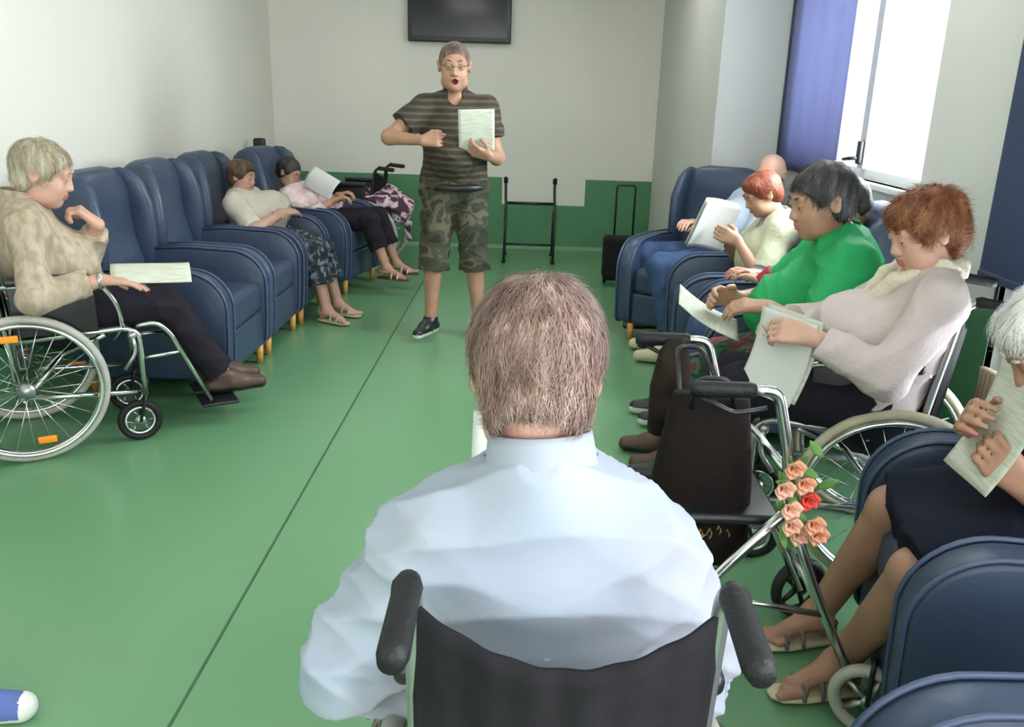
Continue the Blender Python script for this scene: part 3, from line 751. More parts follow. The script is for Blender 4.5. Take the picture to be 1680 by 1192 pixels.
def person(label, sp):
    """sp: joints in metres; builds root Empty > body, clothes, hair, eyes, shoes"""
    h = sp.get('h', .0065); sc = sp.get('sc', 1.0); fat = sp.get('fat', 1.0)
    hip = V(*sp['hip']); neck = V(*sp['neck']); F = unit(V(*sp['face'], 0.0) if len(sp['face']) == 2 else V(*sp['face']))
    L = V(-F[1], F[0], 0); base = V(hip[0], hip[1], 0)
    root = empty('person', tuple(base), 0, label, 'person')
    spine = unit(neck - hip); D = unit(F - spine * np.dot(F, spine)); LT = unit(np.cross(spine, D) * 1.0)
    if np.dot(LT, L) < 0: LT = -LT
    sw = sp.get('sw', .175) * sc; shd = sp.get('shd', .065)
    J = {}
    for s, nm in ((1, 'L'), (-1, 'R')):
        shp = neck - spine * shd * sc + LT * s * sw + D * sp.get('shf', .0)
        if 'sh' + nm in sp: shp = V(*sp['sh' + nm])
        e, w = ik(shp, sp['w' + nm], .285 * sc, .245 * sc, sp.get('e' + nm, (L * s * .6 + V(0, 0, -1)).tolist()))
        hp = hip + L * s * .085 * sc
        k_, a_ = ik(hp, sp['a' + nm], .43 * sc, .415 * sc, sp.get('k' + nm, (F + V(0, 0, .6)).tolist()))
        J[nm] = (shp, e, w, hp, k_, a_)
    chest = neck - spine * .19 * sc; mid = hip + (neck - hip) * .38; belly = sp.get('belly', .10)
    def torso(sd, o):
        sd.cone(hip - L * .06 * sc, hip + L * .06 * sc, (.118 * fat) * sc + o, k=.05, flat=(D, .9))
        sd.cone(hip + spine * .02, mid, (.150 * fat) * sc + o, (.145 * fat) * sc + o, k=.06, flat=(D, .74))
        sd.cone(mid, chest, (.148 * fat) * sc + o, (.160 * fat) * sc + o, k=.06, flat=(D, .70))
        sd.cone(chest, neck - spine * .09 * sc, (.160 * fat) * sc + o, (.115 * fat) * sc + o, k=.05, flat=(D, .66))
        sd.ell(mid + D * (.055 * fat + belly * .25) * sc, V(.125 * fat + o, .05 + belly * .6 + o, .14 + o) * 1.0 * sc, np.stack([LT, D, spine], 1), .06)
        for nm in 'LR':
            sd.cone(neck - spine * .03 * sc, J[nm][0], .050 * sc + o, .052 * fat * sc + o, k=.045)
            sd.cone(chest, J[nm][0] - spine * .02, .09 * sc * fat + o, .055 * sc * fat + o, k=.05, flat=(D, .75))
        if sp.get('bust'):
            for s in (-1, 1): sd.ell(chest + D * .085 * sc * fat + LT * s * .07 * sc - spine * .02, V(.065, .055, .065) * sc, np.stack([LT, D, spine], 1), .04)
    arms = (.050 * fat, .039 * fat, .041 * fat, .027)
    def armp(sd, nm, o, upto=2.0, flare=0.0, cut=True):
        s_, e, w = J[nm][:3]
        if upto <= 1:
            q = s_ + (e - s_) * upto; sd.cone(s_, q, arms[0] * sc + o, (arms[1]) * sc + o + flare, k=.03, cut=cut)
        else:
            q = e + (w - e) * (upto - 1)
            sd.cone(s_, e, arms[0] * sc + o, arms[1] * sc + o + flare * .5, k=.03)
            sd.cone(e, q, arms[2] * sc + o + flare * .5, (arms[2] + (arms[3] - arms[2]) * (upto - 1)) * sc + o + flare, k=.02, cut=cut and upto < 2)
    legs = (.082 * fat, .056, .054, .036)
    def legp(sd, nm, o, upto=2.0, flare=0.0, cut=True):
        _, _, _, hp, k_, a_ = J[nm]
        if upto <= 1:
            sd.cone(hp, hp + (k_ - hp) * upto, legs[0] * sc + o, legs[1] * sc + o + flare, k=.04, cut=cut)
        else:
            q = k_ + (a_ - k_) * (upto - 1)
            sd.cone(hp, k_, legs[0] * sc + o, legs[1] * sc + o + flare * .5, k=.04)
            sd.cone(k_, q, legs[2] * sc + o + flare * .5, (legs[2] + (legs[3] - legs[2]) * (upto - 1)) * sc + o + flare, k=.025, cut=cut)
    # ---- body
    sd = SDF(h); torso(sd, -.012)
    hc = V(*sp['head']); look = V(*sp['look']); tilt = sp.get('tilt', 0.0); hs = sp.get('hs', 1.0) * sc
    for nm in 'LR': armp(sd, nm, 0); legp(sd, nm, 0, cut=False)
    for nm in 'LR':
        _, _, _, hp, k_, a_ = J[nm]; back = unit(np.cross(np.cross(a_ - k_, F), a_ - k_))
        if np.dot(back, F) > 0: back = -back
        sd.cone(k_ + (a_ - k_) * .18 + back * .012, k_ + (a_ - k_) * .48 + back * .012, .046 * sc, .040 * sc, k=.03)
    Rh = head_frame(hc, look, tilt, hs)[1]
    sd.cone(neck - spine * .03, Rh(0, -.020, -.045), .056 * sc * (.5 + fat * .5), .050 * sc, k=.03)
    R, P = add_head(sd, hc, look, hs, tilt, sp.get('open', False), sp.get('jowl', 1.0), sp.get('nose', 1.0))
    for nm, s in (('L', 1), ('R', -1)):
        _, e, w = J[nm][:3]; d = V(*sp['h' + nm]) if 'h' + nm in sp else w - e
        n_ = V(*sp.get('n' + nm, (0, 0, -1))); d = unit(d); n_ = unit(n_ - d * np.dot(n_, d) + V(1e-4, 0, 0))
        side = np.cross(n_, d) if s > 0 else np.cross(d, n_)
        hand(sd, w, d, n_, side, sp.get('c' + nm, .45), sc * sp.get('hsc', 1.0), thumb=sp.get('th' + nm, .6), point=sp.get('pt' + nm, False))
    feet = sp.get('feet', 'shoe'); toes = {'L': unit(V(*sp.get('tL', tuple(F[:2])), 0)), 'R': unit(V(*sp.get('tR', tuple(F[:2])), 0))}
    for nm in 'LR':
        a_ = J[nm][5]; td = toes[nm]; fz = a_[2] - .075 * sc; g = V(a_[0], a_[1], fz); up = V(0, 0, 1); lr = np.cross(up, td)
        sd.cone(a_, g - td * .035 + up * .030, .036 * sc, .028 * sc, k=.02)
        sd.cone(a_ + td * .01 - up * .01, g + td * .12 + up * .022, .034 * sc, .020 * sc, k=.03)
        if feet != 'shoe':
            ts = 1 if nm == 'L' else -1
            for i in range(5):
                b0 = g + td * .10 + lr * (i - 2) * .013 * -ts + up * .016; b1 = g + td * (.165 - .010 * abs(i)) + lr * (i - 2) * .015 * -ts + up * .012
                sd.cone(b0, b1, .013, (.0125, .010, .009, .009, .008)[i], k=.006)
    vs, fs = sd.mesh()
    fc = vs[fs].mean(1); mi = np.zeros(len(fs), int)
    lo = (fc - hc) @ R / hs
    lips = (np.abs(lo[:, 0]) < .021) & (lo[:, 1] > .075) & (np.abs(lo[:, 2] + .0575) < .0125)
    mi[lips] = 1
    if sp.get('open'): mi[((lo[:, 0] / .017) ** 2 + ((lo[:, 2] + .062) / .015) ** 2 < 1) & (lo[:, 1] > .05) & (lo[:, 1] < .0965)] = 2
    body = link_mesh('body', vs, fs, [M[sp.get('skin', 'skinA')], M['lip'], M['mouth']], root, mi, True, base)
    if h < .009:
        for s in (-1, 1):
            ey = MB(); ey.ball(P(s * .031, .0775, .0105), .0118 * hs); ey.cur = 1
            q = P(s * .031, .0775, .0085); q2 = R @ unit(V(0, 1, -.25)); ey.ball(q + q2 * .0085 * hs, .0052 * hs, 8)
            ey.build('eye', [M['eyew'], M['iris']], root, True, base)
            br = MB().tube([P(s * .016, .094, .036), P(s * .032, .092, .041), P(s * .048, .080, .036)], [.003 * hs, .0042 * hs, .002 * hs], 6)
            br.build('eyebrow', sp['hairmat'], root, True, base)
    # ---- hair
    if sp.get('hair'):
        (hv, hf), R2, P2 = hair_sdf(sp['hair'], hc, look, hs, tilt, min(h, .006), sp.get('thick', .012))
        hv = folds(hv, hf, sp.get('hairamp', .0035), 3, 1.3)
        ho = link_mesh('hair', hv, hf, sp['hairmat'], root, None, True, base)
        if sp.get('strands'):
            n, ln, wd = sp['strands']
            sv, sf = strands(hv, hf, P2, R2, n, ln, wd, 5, sp.get('lift', .25), sp.get('flow'), sp.get('curl', 0.0))
            so = link_mesh('hair_strands', sv, sf, sp.get('strandmat', sp['hairmat']), ho, None, True, base); so['kind'] = 'stuff'
    # ---- top
    for t in sp.get('tops', ()):
        o = t.get('o', .014); sd = SDF(t.get('h', h)); torso(sd, o)
        for nm in 'LR':
            if t.get('sleeve', .7) > 0: armp(sd, nm, t.get('so', o), t.get('sleeve' + nm, t.get('sleeve', .7)), t.get('flare', .012))
        for a, b, ra, rb in t.get('extra', ()): sd.cone(a, b, ra, rb, k=.05)
        # neck opening and hem
        sd.cone(neck - spine * .015 + D * .02, neck + spine * .12 + D * .03, .052 * sc + o * .3, .085 * sc, k=.006, sub=True)
        if t.get('vneck'): sd.cone(neck + D * .07 - spine * .12 * t['vneck'], neck + D * .06 + spine * .05, .012, .06, k=.01, sub=True)
        hem = hip + spine * t.get('hem', -.05); sd.cutsph(hem, -spine, .33)
        vs, fs = sd.mesh(); vs = folds(vs, fs, t.get('fold', .0045), t.get('seed', 1), t.get('ff', .7), t.get('fax'))
        g = link_mesh(t['name'], vs, fs, t['mat'], root, None, True, base)
        if t.get('collar'):
            cm = MB(); C0 = neck + spine * t.get('colz', .045) + D * .008
            def colf(u, v):
                a = -2.5 + 5.0 * u; rr = (.064 + .012 * v) * sc
                return C0 - D * rr * math.cos(a) * 1.02 + LT * rr * math.sin(a) * 1.08 + spine * (.036 - .056 * v * (1 + .8 * abs(u - .5) * 2)) * sc - spine * .045 * abs(2 * u - 1) ** 2
            cm.grid(colf, 32, 4, .003); cm.build('collar', t.get('cmat', t['mat']), g, True, base)
        if t.get('scarf'):
            sd = SDF(.005)
            for s in (-1, 1):
                a0 = neck - D * .045 + spine * .035 + LT * s * .035; a1 = neck + LT * s * .075 + spine * .022 + D * .02; a2 = neck + LT * s * .055 - spine * .06 + D * (.085 * fat + o); a3 = neck + LT * s * .012 - spine * .17 + D * (.118 * fat + o)
                for p_, q_ in ((a0, a1), (a1, a2), (a2, a3)): sd.cone(p_, q_, .026, .024, k=.02)
            sd.cone(neck - D * .055 + spine * .04 - LT * .03, neck - D * .055 + spine * .04 + LT * .03, .026, k=.02)
            v2, f2 = sd.mesh(); v2 = folds(v2, f2, .007, 9, 1.2); link_mesh('lace_collar', v2, f2, C['scarf'], g, None, True, base)
        if t.get('buttons'):
            bm = MB()
            for q in range(4): bm.ball(chest + D * (.160 * fat * .68 + o + .006) * sc + spine * (.06 - q * .07), .006, 6)
            bm.build('buttons', M['eyew'], g, True, base)
    # ---- bottoms
    for t in sp.get('bottoms', ()):
        o = t.get('o', .016); sd = SDF(t.get('h', h))
        sd.cone(hip - L * .06 * sc, hip + L * .06 * sc, .120 * fat * sc + o, k=.05, flat=(D, .95))
        sd.cone(hip, mid - spine * .02, .148 * fat * sc + o, .148 * fat * sc + o * .5, k=.05, flat=(D, .78))
        for nm in 'LR': legp(sd, nm, o, t.get('len', 1.9), t.get('flare', .01))
        if t.get('skirt'):
            kl, kr = J['L'][4], J['R'][4]; u = t['skirt']
            for w_ in (0, .25, .5, .75, 1):
                kk = kl * w_ + kr * (1 - w_); hh = J['L'][3] * w_ + J['R'][3] * (1 - w_); q = hh + (kk - hh) * min(u, 1.0)
                sd.cone(hh, q, .085 * sc + o, .062 * sc + o, k=.03, cut=True)
        sd.cutsph(hip + spine * t.get('waist', .16), spine, .30)
        vs, fs = sd.mesh(); vs = folds(vs, fs, t.get('fold', .004), t.get('seed', 2), t.get('ff', .7))
        link_mesh(t['name'], vs, fs, t['mat'], root, None, True, base)
    # ---- footwear
    for nm in 'LR':
        a_ = J[nm][5]; td = toes[nm]; g = V(a_[0], a_[1], a_[2] - .075 * sc); up = V(0, 0, 1); lr = np.cross(up, td)
        if feet == 'shoe':
            sd = SDF(min(h, .006)); g2 = g
            sd.cone(g2 - td * .045 + up * .032, g2 + td * .07 + up * .034, .038, .040, k=.02); sd.cone(g2 + td * .07 + up * .034, g2 + td * .165 + up * .024, .041, .034, k=.03)
            sd.cone(a_ + up * .0, g2 - td * .01 + up * .035, .043 * sc, .042, k=.02); sd.cone(a_ + up * .01, g2 + td * .07 + up * .045, .036, .030, k=.03)
            sd.cutp(g + up * -.002, -up); sd.cutp(a_ + up * .03, up)
            vs, fs = sd.mesh(); ff = vs[fs].mean(1); mi = (ff[:, 2] < g[2] + sp.get('soleh', .022)).astype(int)
            link_mesh('shoe', vs, fs, [sp.get('shoemat', M['black']), sp.get('solemat', M['black'])], root, mi, True, base)
        elif feet == 'sandal':
            m = MB(); secs = [(g - td * .075 + up * -.004, lr * .012, up * .008), (g - td * .06 + up * -.004, lr * .030, up * .010), (g + up * -.004, lr * .033, up * .010), (g + td * .09 + up * -.004, lr * .043, up * .009), (g + td * .155 + up * -.004, lr * .036, up * .008), (g + td * .18 + up * -.004, lr * .014, up * .006)]
            so = m.loft(secs, 3.0, 20).build('sandal', sp.get('solemat', M['black']), root, True, base)
            st = MB()
            for q, hgt in ((.105, .036), (.055, .052)):
                st.tube([g + td * q + lr * .043 * math.cos(t_) + up * (hgt * math.sin(t_)) for t_ in np.linspace(0, math.pi, 12)], .0055, 6)
            st.tube([g - td * .06 * math.cos(t_) * 1.0 + td * .0 + lr * .036 * math.sin(t_) + up * .05 for t_ in np.linspace(-1.9, 1.9, 14)], .004, 6)
            st.build('sandal_strap', sp.get('shoemat', M['black']), so, True, base)
    return root, J, P, R, dict(base=base, D=D, LT=LT, spine=spine, neck=neck, chest=chest, hc=hc, hs=hs)

def paper(label, c, u, v, w=.21, hgt=.297, bend=.02, m='paper', name='sheet_of_paper', cat='paper', group='song sheets', two=False):
    """a sheet: c centre, u along its width, v along its height; slightly curved"""
    u = unit(u); v = unit(np.asarray(v, float) - u * np.dot(u, v)); n = np.cross(u, v); c = V(*c)
    M3 = Matrix(((u[0], v[0], n[0], c[0]), (u[1], v[1], n[1], c[1]), (u[2], v[2], n[2], c[2]), (0, 0, 0, 1)))
    def fn(a, b): x = (a - .5) * w; y = (b - .5) * hgt; return (x, y, bend * (math.sin(math.pi * b) - .5) + .4 * bend * math.cos(math.pi * a))
    o = MB().grid(fn, 12, 16, .0012).build(name, M[m], None, True); o.matrix_world = M3
    if two:
        def fn2(a, b): x = (a - .5) * w + .012; y = (b - .5) * hgt - .014; return (x, y, bend * (math.sin(math.pi * b) - .5) + .4 * bend * math.cos(math.pi * a) - .006)
        MB().grid(fn2, 12, 16, .0012).build('second_sheet', M['paperw'], o, True)
    return tag(o, label, cat, group)

exec_people = True
# ---- hair materials
H_fg = hair_mat('greying_brown_hair', (.095, .055, .045), (.23, .14, .115), (.46, .33, .285))
H_grey = hair_mat('grey_sandy_hair', (.28, .22, .14), (.45, .38, .27), (.62, .56, .44))
H_dark = hair_mat('dark_grey_black_hair', (.018, .016, .017), (.045, .04, .042), (.14, .125, .13))
H_black = hair_mat('black_hair', (.010, .008, .008), (.02, .016, .014), (.05, .04, .035))
H_brown = hair_mat('dark_brown_hair', (.035, .018, .010), (.075, .04, .022), (.15, .09, .05))
H_red = hair_mat('auburn_hair', (.09, .022, .008), (.24, .075, .028), (.42, .18, .075))
H_red2 = hair_mat('deep_red_hair', (.07, .012, .006), (.20, .04, .015), (.32, .09, .03))
H_white = hair_mat('white_hair', (.55, .53, .50), (.72, .70, .68), (.85, .84, .82))
H_short = hair_mat('cropped_brown_hair', (.06, .035, .025), (.13, .08, .06), (.22, .15, .12))

# ---- garments
C = {}
C['paleblue'] = mat_ramp('pale_blue_shirt_cotton', 'noise', 3.2, [(.35, (.27, .31, .39)), (.52, (.30, .335, .41)), (.68, (.34, .33, .37))], .85, False)
C['polo'] = mat_ramp('olive_striped_polo', 'Z', 8.5, [(0, (.030, .026, .016)), (.35, (.075, .048, .034)), (.60, (.022, .02, .012)), (.80, (.095, .075, .05))], .85, True, 1.2)
C['camo'] = mat_ramp('camouflage_cotton', 'noise', 7, [(0, (.020, .022, .014)), (.42, (.045, .048, .028)), (.54, (.10, .09, .058)), (.61, (.038, .033, .022))], .9, True, .6)
C['beige'] = mat_ramp('beige_checked_shirt', 'noise', 30, [(.35, (.30, .235, .165)), (.5, (.40, .315, .235)), (.66, (.47, .385, .30))], .9, False, .3, (1, 1, .5))
C['black_trs'] = mat('charcoal_trousers', (.015, .013, .020), .9, spec=.2, var=.2, vscale=9, bump=.15, bscale=20)
C['cream'] = mat('cream_cotton', (.60, .54, .45), .85, var=.08, vscale=9, bump=.1)
C['floral'] = mat_ramp('dark_floral_cotton', 'noise', 26, [(0, (.015, .02, .03)), (.50, (.05, .07, .09)), (.58, (.20, .25, .28)), (.66, (.02, .03, .04))], .85, True, .5)
C['pink'] = mat_ramp('pale_pink_cotton', 'noise', 14, [(.3, (.55, .36, .38)), (.55, (.66, .50, .50)), (.7, (.70, .64, .62))], .85, False)
C['lightblue'] = mat('light_blue_shirt', (.45, .52, .66), .8, var=.06, bump=.1)
C['jeans'] = mat('blue_jeans', (.030, .062, .155), .8, var=.22, vscale=18, bump=.1)
C['khaki'] = mat('khaki_cotton', (.24, .21, .12), .85, var=.1)
C['lilac'] = mat('lilac_grey_top', (.40, .38, .43), .85, var=.1, bump=.1)
C['cardi'] = mat('cream_cardigan_knit', (.56, .56, .40), .9, var=.08, bump=.25, bscale=80)
C['green'] = mat('bright_green_jersey', (.006, .29, .085), .8, var=.12, vscale=6, bump=.12, bscale=20)
C['folk'] = mat_ramp('red_green_patterned_cotton', 'noise', 10, [(0, (.02, .03, .025)), (.45, (.02, .12, .05)), (.53, (.16, .012, .03)), (.62, (.03, .02, .03))], .85, True, .8)
C['pinkgrey'] = mat('pale_pink_grey_cardigan_knit', (.50, .42, .41), .9, var=.07, vscale=12, bump=.22, bscale=90)
C['scarf'] = mat('cream_lace_collar', (.60, .54, .42), .9, var=.1, vscale=30, bump=.4, bscale=60)
C['navy'] = mat('navy_cotton_skirt', (.006, .008, .018), .9, spec=.2, var=.25, vscale=7, bump=.1)
C['dots'] = mat_ramp('brown_white_print_blouse', 'voronoi', 26, [(0, (.42, .36, .30)), (.28, (.10, .075, .06)), (.55, (.20, .15, .12))], .85, True)
C['dkskirt'] = mat('black_skirt', (.018, .016, .024), .85, var=.2)
C['greyshoe'] = mat('grey_shoe_leather', (.12, .11, .12), .6, var=.1)
C['whitesole'] = mat('white_shoe_sole', (.70, .70, .68), .5, var=.04)
C['beigeshoe'] = mat('beige_shoe_leather', (.52, .46, .30), .6, var=.08)
C['brownshoe'] = mat('brown_shoe_leather', (.07, .035, .022), .5, var=.15)
C['belt'] = mat('black_belt', (.012, .011, .010), .4, var=.1)
C['floralpink'] = mat_ramp('pink_floral_blanket_cotton', 'noise', 11, [(0, (.05, .02, .04)), (.44, (.12, .05, .09)), (.50, (.60, .42, .46)), (.60, (.70, .64, .62)), (.68, (.08, .03, .06))], .85, True, .9)
C['bracelet'] = mat('silver_metal', (.6, .6, .6), .3, .9, var=.05)

# 1 foreground man seen from behind
r1 = person('grey-brown haired man in a pale blue shirt seen from behind in the nearest wheelchair', dict(
    h=.0055, hip=(.065, 1.07, .56), neck=(.036, 1.055, .965), face=(.0, 1), sw=.155, shd=.085, fat=1.0, belly=.14,
    head=(.024, 1.095, 1.095), look=(.0, 1, -.32), hs=1.02, shL=(-.095, 1.05, .872), shR=(.158, 1.05, .872), skin='skinA', wL=(-.10, 1.36, .64), wR=(.17, 1.36, .64),
    eL=(-.7, -.5, -1), eR=(.6, -.5, -1), hL=(.4, .9, .15), hR=(-.4, .9, .15), nL=(1, .2, .2), nR=(-1, .2, .2), cL=.7, cR=.7,
    aL=(-.03, 1.72, .19), aR=(.14, 1.72, .19), hair='short', hairmat=H_fg, thick=.013, strands=(17000, .030, .0015), lift=.22, curl=.25, hairamp=.003,
    tops=[dict(name='shirt', mat=C['paleblue'], o=.022, so=.026, sleeve=1.0, flare=.045, hem=-.04, fold=.013, ff=.75, seed=11, collar=True, extra=[((-.135, 1.05, .84), (-.232, 1.03, .675), .060, .072), ((.20, 1.05, .84), (.288, 1.05, .715), .055, .056)])],
    bottoms=[dict(name='trousers', mat=C['black_trs'], len=1.95)], shoemat=C['brownshoe']))
paper('white sheet beyond the neck of the man in the pale blue shirt', (.028, 1.505, .745), (1, 0, 0), (0, .45, 1), .225, .27, .01, 'paperw')

# 2 standing singer
r2 = person('man standing in the middle in an olive striped polo and camouflage shorts, mouth open', dict(
    h=.0065, hip=(-.42, 5.24, .945), neck=(-.42, 5.23, 1.445), face=(.06, -1), sw=.175, fat=1.10, belly=.24, hs=1.12,
    head=(-.42, 5.16, 1.605), look=(.10, -1, -.12), skin='skinB', open=True,
    wR=(-.58, 4.97, 1.205), eR=(-.8, .1, -.25), hR=(1, -.25, .1), nR=(-.2, 1, -.3), cR=.75, thR=.9,
    wL=(-.20, 4.96, 1.13), eL=(.35, .5, -1), hL=(-.75, -.35, .25), nL=(.1, .7, .6), cL=.6,
    aR=(-.56, 5.19, .08), aL=(-.26, 5.24, .08), tR=(-.40, -1), tL=(.25, -1), kR=(-.1, -1, .2), kL=(.1, -1, .2), hair='short', hairmat=H_short, thick=.004, hairamp=.0015,
    tops=[dict(name='polo_shirt', mat=C['polo'], o=.014, so=.022, sleeve=.62, flare=.022, hem=.0, fold=.006, collar=True, vneck=.6)],
    bottoms=[dict(name='shorts', mat=C['camo'], o=.022, len=1.20, flare=.026, waist=.04, fold=.010)], shoemat=M['black'], solemat=C['whitesole'], soleh=.026))
P, b0 = r2[2], r2[4]['base']
g = MB()
for s in (-1, 1):
    g.torus(P(s * .031, .100, .010), r2[3][:, 1], .0165, .0011, 24, 6)
    g.tube([P(s * .048, .098, .014), P(s * .078, .03, .016), P(s * .080, -.01, .012)], .0015, 5)
g.tube([P(-.014, .101, .013), P(.014, .101, .013)], .0015, 5); g.build('glasses', M['black'], r2[0], True, b0)
g = MB()
g.torus((0, 0, .935), (0, 0, 1), .186, .010, 40, 8, 1.9); bo = g.build('belt', C['belt'], r2[0], True)
bo.scale = (1.08, .87, 1)
paper('song sheet held up by the standing man in the striped polo', (-.275, 4.915, 1.268), (1, .05, .03), (.22, -.25, 1), .20, .235, .012, 'paper')

# 3 man in the left wheelchair
r3 = person('grey-haired man in a beige shirt resting his chin on his fist', dict(
    h=.006, hip=(-1.94, 3.44, .56), neck=(-1.995, 3.40, .985), face=(.87, .5), sw=.17, fat=1.08, belly=.12,
    head=(-1.905, 3.425, 1.105), look=(.93, .25, -.30), hs=1.05, skin='skinA',
    wL=(-1.755, 3.52, .90), eL=(.5, .5, -1), hL=(-.75, -.45, .9), nL=(-.8, -.3, -.2), cL=1.1, thL=.8,
    wR=(-1.66, 3.30, .715), eR=(-.5, -.8, -.6), hR=(.95, .25, -.05), nR=(0, 0, -1), cR=.25,
    aL=(-1.43, 3.86, .195), aR=(-1.36, 3.72, .195), kL=(.8, .5, .9), kR=(.8, .4, .9),
    hair='short', hairmat=H_grey, thick=.012, strands=(5000, .035, .0022), hairamp=.003,
    tops=[dict(name='shirt', mat=C['beige'], o=.018, so=.013, sleeve=1.82, flare=.012, hem=-.06, fold=.006, seed=5, collar=True)],
    bottoms=[dict(name='trousers', mat=C['black_trs'], len=1.93, flare=.018, o=.018, fold=.006)], shoemat=C['brownshoe'], solemat=M['black']))
w3 = r3[1]['R'][2]; MB().torus(w3, (.95, .25, -.05), .031, .006, 24, 6, 2.0).build('wristwatch', M['alu'], r3[0], True, r3[4]['base'])
paper('song sheet lying on the lap of the man in the beige checked shirt', (-1.50, 3.40, .735), (.9, .40, .0), (-.35, .75, .42), .30, .13, .012, 'paper')

# 4 woman in the third left armchair
r4 = person('brown-haired woman in a cream top and dark floral trousers, arms folded', dict(
    h=.0075, sc=.90, hip=(-1.72, 5.66, .53), neck=(-1.87, 5.66, .80), face=(1, -.05), sw=.165, fat=1.15, belly=.2, bust=True,
    head=(-1.835, 5.645, .905), look=(.93, -.22, -.12), hs=.93, skin='skinA',
    wL=(-1.58, 5.62, .70), eL=(-.2, .8, -.6), hL=(.4, -1, .05), nL=(-.5, 0, -.8), cL=.4,
    wR=(-1.55, 5.52, .70), eR=(-.2, -.8, -.6), hR=(.8, .8, .1), nR=(-.4, 0, -.8), cR=.4,
    aL=(-1.24, 5.66, .085), aR=(-1.27, 5.46, .085), tL=(1, -.4), tR=(1, -.5), feet='sandal', shoemat=C['beigeshoe'], solemat=C['beigeshoe'],
    hair='full', hairmat=H_brown, thick=.006,
    tops=[dict(name='blouse', mat=C['cream'], o=.018, sleeve=.95, flare=.012, hem=-.06, fold=.005)],
    bottoms=[dict(name='trousers', mat=C['floral'], len=1.55, flare=.025, o=.02)]))

# 5 dark-haired reader reclining in the fourth armchair
r5 = person('black-haired person in pale pink clothes reclining with a sheet in the farthest left armchair', dict(
    h=.008, sc=.92, hip=(-1.52, 6.62, .50), neck=(-1.79, 6.66, .735), face=(.97, -.2), sw=.16, fat=1.05,
    head=(-1.80, 6.64, .855), look=(.88, -.25, -.45), hs=.98, skin='skinB',
    wL=(-1.42, 6.60, .70), eL=(0, .7, -.8), wR=(-1.42, 6.45, .68), eR=(0, -.7, -.8), hL=(.9, -.1, .3), hR=(.9, .1, .3), cL=.7, cR=.7,
    aL=(-.98, 6.60, .19), aR=(-1.02, 6.38, .19), tL=(1, -.2), tR=(1, -.3), feet='sandal', shoemat=C['pink'], solemat=C['brownshoe'],
    hair='short', hairmat=H_black, thick=.016,
    tops=[dict(name='blouse', mat=C['pink'], o=.018, sleeve=1.6, flare=.012, hem=-.06, fold=.005)],
    bottoms=[dict(name='trousers', mat=C['black_trs'], len=1.6, flare=.02)]))
paper('sheet read by the black-haired person in the farthest left armchair', (-1.52, 6.50, .80), (.8, -.45, -.35), (.35, .3, .9), .26, .17, .02, 'paperw')

# 7 bald man in the pillar corner
r7 = person('bald man in a light blue shirt sitting beside the white pillar at the back right', dict(
    h=.0075, hip=(1.22, 5.28, .53), neck=(1.44, 5.28, .93), face=(-.9, -.15), sw=.17, fat=1.1, belly=.15,
    head=(1.455, 5.20, 1.055), look=(-.65, -.75, -.20), hs=1.0, skin='skinA',
    wL=(1.12, 5.05, .74), wR=(1.05, 5.35, .74), eL=(.2, -.8, -.6), eR=(0, .8, -.6), cL=.5, cR=.5,
    aL=(.90, 4.98, .12), aR=(.86, 5.42, .12), kL=(-1, 0, .8), kR=(-.9, .1, .9), hair='fringe', hairmat=H_grey, thick=.006,
    tops=[dict(name='shirt', mat=C['lightblue'], o=.016, sleeve=.8, flare=.018, hem=-.05, collar=True)],
    bottoms=[dict(name='jeans', mat=C['jeans'], len=1.93, flare=.012)], shoemat=C['greyshoe']))

# 8 red-haired reader
r8 = person('red-haired woman in a cream cardigan bending over her song sheet in the right row', dict(
    h=.007, sc=.93, hip=(1.33, 4.55, .53), neck=(1.335, 4.52, .90), face=(-.95, .12), sw=.165, fat=1.05, bust=True,
    head=(1.235, 4.53, 1.005), look=(-.88, -.15, -.48), hs=.98, skin='skinB',
    wL=(1.10, 4.38, .78), wR=(1.06, 4.62, .80), eL=(.3, -.6, -.9), eR=(.2, .6, -.9), hL=(-.8, .0, .35), hR=(-.8, -.1, .35), nL=(.2, .9, -.1), nR=(.2, -.9, -.1), cL=.65, cR=.65,
    aL=(.86, 4.76, .085), aR=(.86, 5.0, .085), kL=(-1, .3, .8), kR=(-1, .4, .8), tL=(-1, .2), tR=(-1, .3), shoemat=C['beigeshoe'], solemat=C['beigeshoe'],
    hair='full', hairmat=H_red2, thick=.004,
    tops=[dict(name='top', mat=C['lilac'], o=.012, sleeve=.95, hem=-.05), dict(name='cardigan', mat=C['cardi'], o=.022, so=.024, sleeve=.85, flare=.01, hem=-.06, vneck=2.6, seed=4)],
    bottoms=[dict(name='skirt', mat=C['dkskirt'], len=.95, skirt=.95, flare=.02)]))
paper('open song sheets held by the red-haired woman in the right row', (.975, 4.47, .86), (-.35, .25, -.95), (-.75, -.45, .2), .26, .24, .02, 'paper', two=True)

# 10 person mostly hidden behind the green shirt
r10 = person('grey-haired person in jeans leaning back in the armchair behind the person in green', dict(
    h=.0075, sc=.95, hip=(1.26, 3.80, .53), neck=(1.42, 3.80, .92), face=(-.95, .1), sw=.165,
    head=(1.405, 3.775, 1.045), look=(-.85, .25, -.50), hs=1.0, skin='skinB',
    wL=(1.08, 3.74, .70), wR=(1.08, 3.95, .70), aL=(.76, 3.74, .085), aR=(.74, 3.90, .085), kL=(-1, .1, .8), kR=(-1, .1, .8),
    hair='short', hairmat=H_dark, thick=.006, shoemat=M['black'], solemat=C['whitesole'], soleh=.03,
    tops=[dict(name='top', mat=C['navy'], o=.016, sleeve=1.6, hem=-.05)],
    bottoms=[dict(name='jeans', mat=C['jeans'], len=1.93, flare=.012)]))

